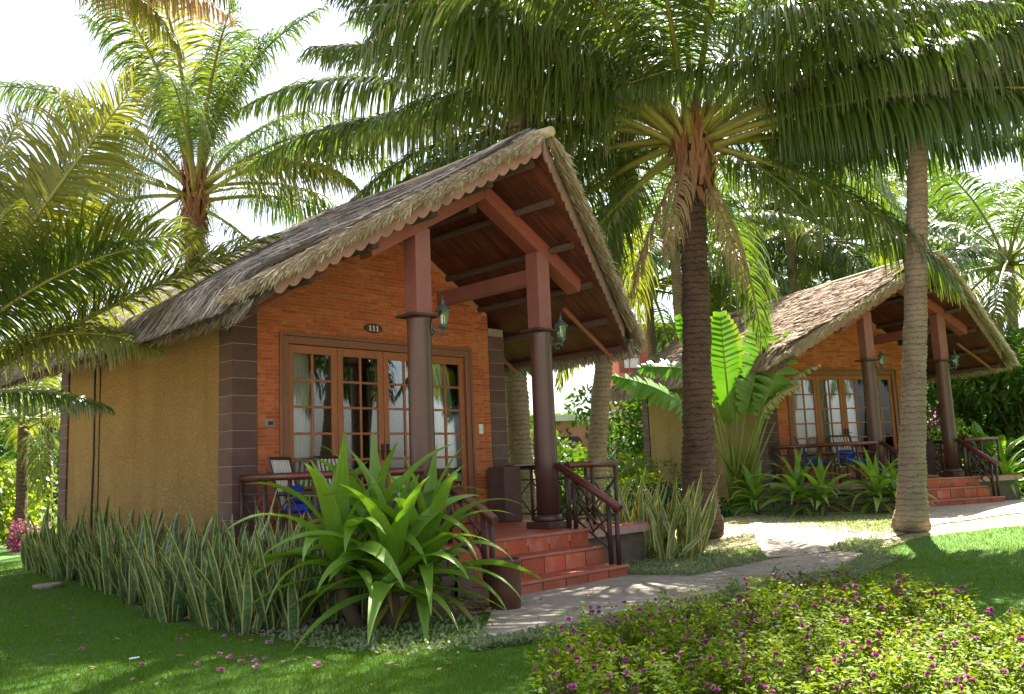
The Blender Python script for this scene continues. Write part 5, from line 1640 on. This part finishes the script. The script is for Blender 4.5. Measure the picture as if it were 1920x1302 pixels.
# far-off garden edge that closes the horizon
r = np.random.default_rng(9)
n = 60000
th = r.uniform(-1.15, 1.15, n)
dd = r.uniform(46, 62, n)
fx = CAM[0] + dd * np.sin(th - YAW); fy = CAM[1] + dd * np.cos(th - YAW)
top = 2.2 + 1.5 * np.abs(np.sin(th * 9)) + 1.1 * np.sin(th * 23 + 1)
g0 = np.array([gz(a, b_) for a, b_ in zip(fx, fy)])
P0 = np.stack([fx, fy, g0 + top * r.uniform(0, 1, n) ** .8], -1)
dv = nrm(r.normal(0, 1, (n, 3))); t = np.array([0, .5, 1.0])[None, :, None]
V, F, U = ribbons(P0[:, None] + dv[:, None] * .5 * t, nrm(np.cross(dv, r.normal(0, 1, (n, 3))))[:, None] * (np.array([.04, .13, .02])[None, :, None]))
tag(obj('far_hedge', np_mesh('far_hedge', V, F, M['shrub'], U)), 'far line of green garden bushes closing the view', 'hedge', kind='stuff')

# ------------------------------------------------------------------ flower bed in the foreground
LEAFS = (.027, .047)


def bed_plant(seed):
    r = np.random.default_rng(seed)
    n = 600
    k0 = 15
    sa = r.uniform(0, 2 * PI, k0); sq = np.sqrt(r.uniform(0, 1, k0)) * .27; sh = r.uniform(.15, .50, k0) - sq ** 2 * 1.2
    i = r.integers(0, k0, n); f = r.uniform(.12, 1, n) ** .6
    a = sa[i] + r.normal(0, .12, n) / (sq[i] + .05) * .3; q = np.clip(sq[i] * (.55 + .45 * f) + r.normal(0, .022, n), 0, .36); z = .03 + sh[i] * f
    p = np.stack([np.cos(a) * q, np.sin(a) * q, z], -1)
    g = nrm(np.stack([np.cos(a), np.sin(a), r.uniform(-.1, 1.1, n)], -1) + r.normal(0, .55, (n, 3)))
    ll = r.uniform(*LEAFS, n); t = np.array([0, .45, 1.0])[None, :, None]
    P = p[:, None] + g[:, None] * ll[:, None, None] * t
    P[..., 2] -= ll[:, None] * .2 * t[..., 0] ** 2
    s = nrm(np.cross(g, np.array([0, 0, 1.0])[None] + r.normal(0, .5, (n, 3))))
    V, F, U = ribbons(P, s[:, None] * (ll[:, None] * np.array([.10, .24, .02])[None])[..., None])
    fol = np_mesh('foliage', V, F, M['bed_leaf'], U)
    b = MB()
    for k in range(9):
        aa = r.uniform(0, 6.28); qq = r.uniform(.05, .22)
        b.tube([(0, 0, -.03), (math.cos(aa) * qq * .6, math.sin(aa) * qq * .6, .15), (math.cos(aa) * qq, math.sin(aa) * qq, .32)], [.006, .005, .003], 4)
    st = b.mesh('stems', M['stem'])
    return fol, st


def flower_mesh(seed):
    r = np.random.default_rng(seed)
    n = 26
    d = nrm(r.normal(0, 1, (n, 3)) + np.array([0, 0, .35]))
    t = np.array([0.2, 1.0])[None, :, None]
    P = d[:, None] * .0155 * t
    s = nrm(np.cross(d, r.normal(0, 1, (n, 3))))
    V, F, U = ribbons(P, s[:, None] * np.array([.007, .006])[None, :, None])
    return np_mesh('flower', V, F, M['purple'], U)


FOL = [bed_plant(700 + k) for k in range(6)]
FLO = [flower_mesh(720 + k) for k in range(4)]
rf = random.Random(33)
up_e = resample(FB_UP, 40); lo_e = resample(FB_LO, 40)
placed, tries = [], 0
while len(placed) < 165 and tries < 8000:
    tries += 1
    i = rf.random() * 38.9; j = rf.random() ** 1.0
    k = int(i); f_ = i - k
    a = up_e[k] * (1 - f_) + up_e[k + 1] * f_; b_ = lo_e[k] * (1 - f_) + lo_e[k + 1] * f_
    x, y = a * (1 - j) + b_ * j
    if (Vector((x, y, 0)) - Vector((CAM[0], CAM[1], 0))).length < 2.6: continue
    if any((x - p[0]) ** 2 + (y - p[1]) ** 2 < .235 ** 2 for p in placed): continue
    placed.append((x, y))
    root = thing('globe_flower_plant', 'plant with purple globe flowers ' + ('at the lawn corner of the bed' if (Vector((x, y, 0)) - Vector(at(1050, 1290))).length < .8 else 'along the path edge of the bed' if j < .12 else 'at the right end of the bed' if i > 29 else 'on the near side of the bed' if j > .55 else 'in the middle of the bed'), 'plant', (x, y, gz(x, y)), rf.uniform(0, 6.28), 'purple-flowered plants in the foreground bed')
    fol, st = FOL[rf.randrange(6)]
    obj('foliage', fol, root); obj('stems', st, root)
    s = rf.uniform(.85, 1.15); root.scale = (s, s, s * rf.uniform(.55, .85))
    for q in range(rf.choice((3, 4, 4, 5, 6))):
        aa = rf.uniform(0, 6.28); qq = rf.uniform(0, .24); zz = .40 - 1.1 * qq ** 2 + rf.uniform(-.07, .07)
        o = obj('flower', FLO[rf.randrange(4)], root, (math.cos(aa) * qq, math.sin(aa) * qq, zz))
        o.scale = (rf.uniform(.8, 1.25),) * 3
        if q == 0 and rf.random() < .6:
            pass


def inside(poly, x, y):
    res = np.zeros(len(x), bool); n = len(poly)
    for i in range(n):
        x0, y0 = poly[i][:2]; x1, y1 = poly[(i + 1) % n][:2]
        cnd = ((y0 > y) != (y1 > y)) & (x < (x1 - x0) * (y - y0) / ((y1 - y0) or 1e-9) + x0)
        res ^= cnd
    return res


# ------------------------------------------------------------------ grass and ground cover
SOLID = [list(PATH_LO) + list(reversed(PATH_UP)), [(0, -2.7), (W, -2.7), (W, D), (0, D)],
         list(SAND_LO) + list(reversed(SAND_UP)), [tuple(p) for p in BED_OUT] + [tuple(p) for p in reversed(BED_IN)],
         [(-.7, -3.35), (.1, -3.75), (1., -3.75), (1.25, -3.0), (.1, -2.75), (-1.0, -2.8)]]
r = np.random.default_rng(44)
n = 330000
th = r.uniform(-.62, .62, n); dd = 4.2 + 15 * r.uniform(0, 1, n) ** 1.35
x = CAM[0] + dd * np.sin(th - YAW); y = CAM[1] + dd * np.cos(th - YAW)
keep = np.ones(n, bool)
for k, pg in enumerate(SOLID):
    ins = inside([(p[0], p[1]) for p in pg], x, y)
    if k in (2, 4): keep &= ~(ins & (r.uniform(0, 1, n) < (.8 if k == 2 else .5)))
    else: keep &= ~ins
x, y, dd = x[keep], y[keep], dd[keep]
n = len(x)
z = np.array([gz(a, b_) for a, b_ in zip(x, y)])
h = r.uniform(.016, .038, n) * (1 + .3 * np.sin(x * 3) * np.sin(y * 2.3))
lean = r.normal(0, .45, (n, 2))
P0 = np.stack([x, y, z], -1)
tip = P0 + np.stack([lean[:, 0] * h, lean[:, 1] * h, h], -1)
aa = r.uniform(0, 2 * PI, n); w = (.0016 + .00022 * dd)
sv = np.stack([np.cos(aa), np.sin(aa), 0 * aa], -1) * w[:, None]
V = np.stack([P0 - sv, P0 + sv, tip], 1).reshape(-1, 3)
F = np.arange(3 * n).reshape(-1, 3)
U = np.tile(np.array([[0, 0], [1, 0], [.5, 1.0]]), (n, 1))
tag(obj('grass', np_mesh('grass', V, F, M['grass'], U)), 'short mown lawn grass', 'grass', kind='stuff')


def cover(poly, n, seed, hgt=.05, size=.022):
    r = np.random.default_rng(seed)
    P_ = np.array([(p[0], p[1]) for p in poly])
    lo, hi = P_.min(0), P_.max(0)
    x = r.uniform(lo[0], hi[0], n * 3); y = r.uniform(lo[1], hi[1], n * 3)
    k = inside([tuple(p) for p in P_], x, y)
    x, y = x[k][:n], y[k][:n]
    m = len(x)
    z = np.array([gz(a, b_) for a, b_ in zip(x, y)]) + r.uniform(0, 1, m) ** .6 * hgt * (.5 + .5 * np.abs(np.sin(x * 5 + y * 3) * np.sin(y * 6 - x * 2)))
    d = nrm(r.normal(0, 1, (m, 3)) + np.array([0, 0, .5])); t = np.array([0, .5, 1.0])[None, :, None]
    ll = size * r.uniform(.6, 1.4, m)
    return ribbons(np.stack([x, y, z], -1)[:, None] + d[:, None] * ll[:, None, None] * t, nrm(np.cross(d, r.normal(0, 1, (m, 3))))[:, None] * (ll[:, None] * np.array([.12, .3, .04])[None])[..., None])


def join_cover(name, polys, label, mat='cover'):
    Vs, Fs, Us, b = [], [], [], 0
    for k, (pg, n, hg, sz) in enumerate(polys):
        v, f, u = cover(pg, n, 60 + k, hg, sz); Vs.append(v); Fs.append(f + b); Us.append(u); b += len(v)
    tag(obj(name, np_mesh(name, np.concatenate(Vs), np.concatenate(Fs), M[mat], np.concatenate(Us))), label, 'ground cover', kind='stuff')


join_cover('ground_cover', [
    (G([(880, 1225), (1060, 1200), (1230, 1165), (1420, 1120), (1600, 1090), (1690, 1050), (1640, 1035), (1560, 1078), (1400, 1108), (1200, 1150), (1060, 1185), (900, 1205)]), 26000, .07, .028),
    (G([(1160, 1080), (1300, 1082), (1440, 1052), (1420, 1030), (1300, 1045), (1170, 1058)]), 15000, .08, .028),
    (G([(430, 1180), (600, 1165), (900, 1160), (930, 1210), (760, 1235), (560, 1215)]), 2600, .035, .035),
    (G([(1380, 968), (1720, 968), (1720, 985), (1690, 1000), (1640, 1015), (1580, 1000), (1450, 985)]), 9000, .03, .03),
    (G([(1550, 1035), (1600, 1012), (1660, 1018), (1640, 1040)]), 3000, .06, .028)], 'low grey-green ground cover edging the path')

# dry leaf litter on path, soil and lawn edge
def litter(polys, seed):
    Vs, Fs, Us, b = [], [], [], 0
    for k, (pg, n, sz) in enumerate(polys):
        r = np.random.default_rng(seed + k)
        P_ = np.array([(p[0], p[1]) for p in pg]); lo, hi = P_.min(0), P_.max(0)
        x = r.uniform(lo[0], hi[0], n * 4); y = r.uniform(lo[1], hi[1], n * 4)
        q = inside([tuple(p) for p in P_], x, y); x, y = x[q][:n], y[q][:n]; m = len(x)
        z = np.array([gz(a, b_) for a, b_ in zip(x, y)]) + .026
        an = r.uniform(0, 2 * PI, m); ll = sz * r.uniform(.4, 1.5, m)
        d = np.stack([np.cos(an), np.sin(an), r.uniform(-.05, .3, m)], -1); t = np.array([-.5, 0, .5])[None, :, None]
        s = nrm(np.cross(d, np.array([0, 0, 1.0])) + r.normal(0, .3, (m, 3)))
        v, f, u = ribbons(np.stack([x, y, z], -1)[:, None] + d[:, None] * ll[:, None, None] * t, s[:, None] * (ll[:, None] * np.array([.06, .2, .05])[None])[..., None])
        Vs.append(v); Fs.append(f + b); Us.append(u); b += len(v)
    tag(obj('leaf_litter', np_mesh('leaf_litter', np.concatenate(Vs), np.concatenate(Fs), M['frond_dry'], np.concatenate(Us))), 'scattered dry leaves on the path and the bare soil', 'leaf litter', kind='stuff')


litter([(G([(20, 1120), (300, 1175), (620, 1190), (900, 1215), (1000, 1290), (100, 1295)]), 110, .05), (SOLID[0], 260, .045), (SOLID[4], 420, .06), (SOLID[3], 200, .06), (SOLID[2], 260, .05)], 900)

# ------------------------------------------------------------------ small things
pot = thing('clay_pot', 'plain brown cylindrical clay pot at the foot of the near steps', 'pot', at(948, 1142))
MB().lathe([(.135, 0), (.15, .01), (.158, .2), (.160, .43), (.166, .44), (.166, .47), (.150, .47), (.145, .40), (.14, .36)], 28).build('body', M['pot'], pot, smooth=True)
MB().lathe([(.141, .34), (.05, .36), (.001, .362)], 20, cap=False).build('soil', M['soil'], pot)
s = MB().lathe([(.17, -.02), (.19, .03), (.185, .05), (.16, .058), (.10, .05), (.001, .048)], 24)
s.v = [(x_ * (1 + .04 * math.sin(5 * x_ * 20)), y_, z_) for x_, y_, z_ in s.v]
tag(s.build('stepping_stone', M['path'], None, at(90, 1103)), 'round grey stone disc lying on the shaded lawn at left', 'stone')
BL = [(268, 1245), (370, 1246), (413, 1256), (412, 1225), (430, 1233), (452, 1240), (467, 1230), (480, 1250), (497, 1235), (493, 1190), (420, 1193), (382, 1160), (335, 1198), (595, 1248), (452, 1190), (153, 1216), (560, 1195), (505, 1205), (440, 1180), (478, 1240)]
r = np.random.default_rng(5)
ms = []
for k in range(3):
    d = nrm(r.normal(0, 1, (16, 3)) * np.array([1, 1, .5]) + np.array([0, 0, .3])); t = np.array([0.1, .6, 1.0])[None, :, None]
    V, F, U = ribbons(d[:, None] * .030 * t, nrm(np.cross(d, r.normal(0, 1, (16, 3))))[:, None] * np.array([.004, .011, .006])[None, :, None])
    ms.append(np_mesh('fallen_blossom', V, F, M['blossom'], U))
for k, (u, v) in enumerate(BL):
    o = obj('fallen_blossom', ms[k % 3], None, at(u, v, .022)); o.scale = (random.uniform(.7, 1.2),) * 3
    tag(o, 'faded pink blossom fallen on the shaded lawn' if k else 'single pale pink blossom fallen by itself on the lawn at left', 'blossom', 'fallen blossoms on the lawn')
p = at(242, 1236, .02)
tag(MB().tube([p, p + Vector((.07, -.02, .004))], .007, 6).build('paper_stick', M['white']), 'small white stick lying on the lawn at left', 'stick')
lg = at(1432, 1172, .10)
tag(MB().tube([lg, lg + Vector((-.10, .06, .16)), lg + Vector((-.17, .10, .24))], [.028, .024, .018], 8).build('dead_branch', M['stem']), 'short dead branch poking out of the flower bed', 'branch')

# ------------------------------------------------------------------ hotel and parasols far behind
hc = at_d(1120, 800, 46); hb = gz(hc.x, hc.y)
hrz = math.atan2(RT[1], RT[0])
M['rose'] = solid('rose_wall_paint', (0.52, 0.22, 0.18), (0.45, 0.18, 0.15), 1, 0.9, 0.1)
M['redwall'] = solid('brick_red_paint', (0.42, 0.12, 0.075), (0.35, 0.10, 0.06), 1, 0.9, 0.1)
M['roofw'] = solid('pale_roof', (0.62, 0.55, 0.50), (0.5, 0.45, 0.4), 1, 0.8, 0.1)
M['pane_far'] = solid('far_window', (0.05, 0.06, 0.07), (0.03, 0.035, 0.04), 2, 0.15, 0)
M['canvas'] = leaf_mat('white_canvas', (0.72, 0.72, 0.70), (0.80, 0.80, 0.78), tr=0.3, rough=0.8, trc=(1, 1, 1))
M['canvas_b'] = leaf_mat('pale_blue_canvas', (0.46, 0.56, 0.68), (0.52, 0.62, 0.74), tr=0.3, rough=0.8, trc=(1, 1, 1))
ht = thing('hotel_building', 'low rose-coloured hotel wing with pale roof edge, far behind the porch rail', 'building', (hc.x, hc.y, hb), hrz)
b = MB(); b.b2((-4.2, 0, -.5), (1.2, 6, 3.3)); b.build('wall', M['rose'], ht)
MB().b2((-4.6, -.5, 3.302), (1.5, 6.4, 3.62)).build('roof', M['roofw'], ht)
for k in range(3):
    x0 = -3.6 + 1.55 * k
    w = MB().b2((x0, -.05, 1.4), (x0 + 1.0, -.004, 2.5)).build('window', M['pane_far'], ht)
    MB().b2((x0 + .46, -.09, 1.4), (x0 + .54, -.052, 2.5)).build('frame', M['redwall'], w)
ht = thing('hotel_tower', 'tall brick-red hotel block with balconies beside the curving trunk', 'building', (hc.x + 1.75 * RT[0], hc.y + 1.75 * RT[1], hb), hrz)
b = MB(); b.b2((-.5, -.3, -.5), (5.5, 6, 8.2)); b.build('wall', M['redwall'], ht)
for fl in range(3):
    z = .4 + 2.6 * fl
    for k in range(2):
        x0 = -.2 + 1.4 * k
        w = MB().b2((x0, -.34, z + .3), (x0 + .8, -.304, z + 1.8)).build('window', M['white'] if (fl + k) % 2 == 0 else M['pane_far'], ht)
    MB().b2((-.7, -1.3, z - .25), (3.0, -.305, z - .05)).build('balcony', M['rose'], ht)
    for k in range(8):
        MB().b2((-.6 + .5 * k, -1.28, z - .05), (-.55 + .5 * k, -1.23, z + .7)).build('baluster', M['redwall'], ht)
    MB().b2((-.7, -1.3, z + .702), (3.0, -1.2, z + .78)).build('handrail', M['redwall'], ht)
for k, (u, v, mt, lab) in enumerate([(1185, 822, 'canvas_b', 'pale blue garden parasol beyond the right porch rail'), (1203, 812, 'canvas', 'white garden parasol just behind the blue one'), (1170, 690, 'canvas', '')]):
    if not lab: continue
    h = at_d(u, v, 34 + 3 * k); g = gz(h.x, h.y)
    um = thing('garden_parasol', lab, 'parasol', (h.x, h.y, g), 0, 'garden parasols')
    H = h.z - g
    MB().tube([(0, 0, -.1), (0, 0, H)], .03, 6).build('pole', M['white'], um)
    n = 8
    vs = [(0, 0, H)] + [(1.3 * math.cos(2 * PI * i / n), 1.3 * math.sin(2 * PI * i / n), H - .55) for i in range(n)] + [(1.3 * math.cos(2 * PI * i / n), 1.3 * math.sin(2 * PI * i / n), H - .68) for i in range(n)]
    MB().add(vs, [(0, 1 + i, 1 + (i + 1) % n) for i in range(n)] + [(1 + i, 9 + i, 9 + (i + 1) % n, 1 + (i + 1) % n) for i in range(n)]).build('canopy', M[mt], um)
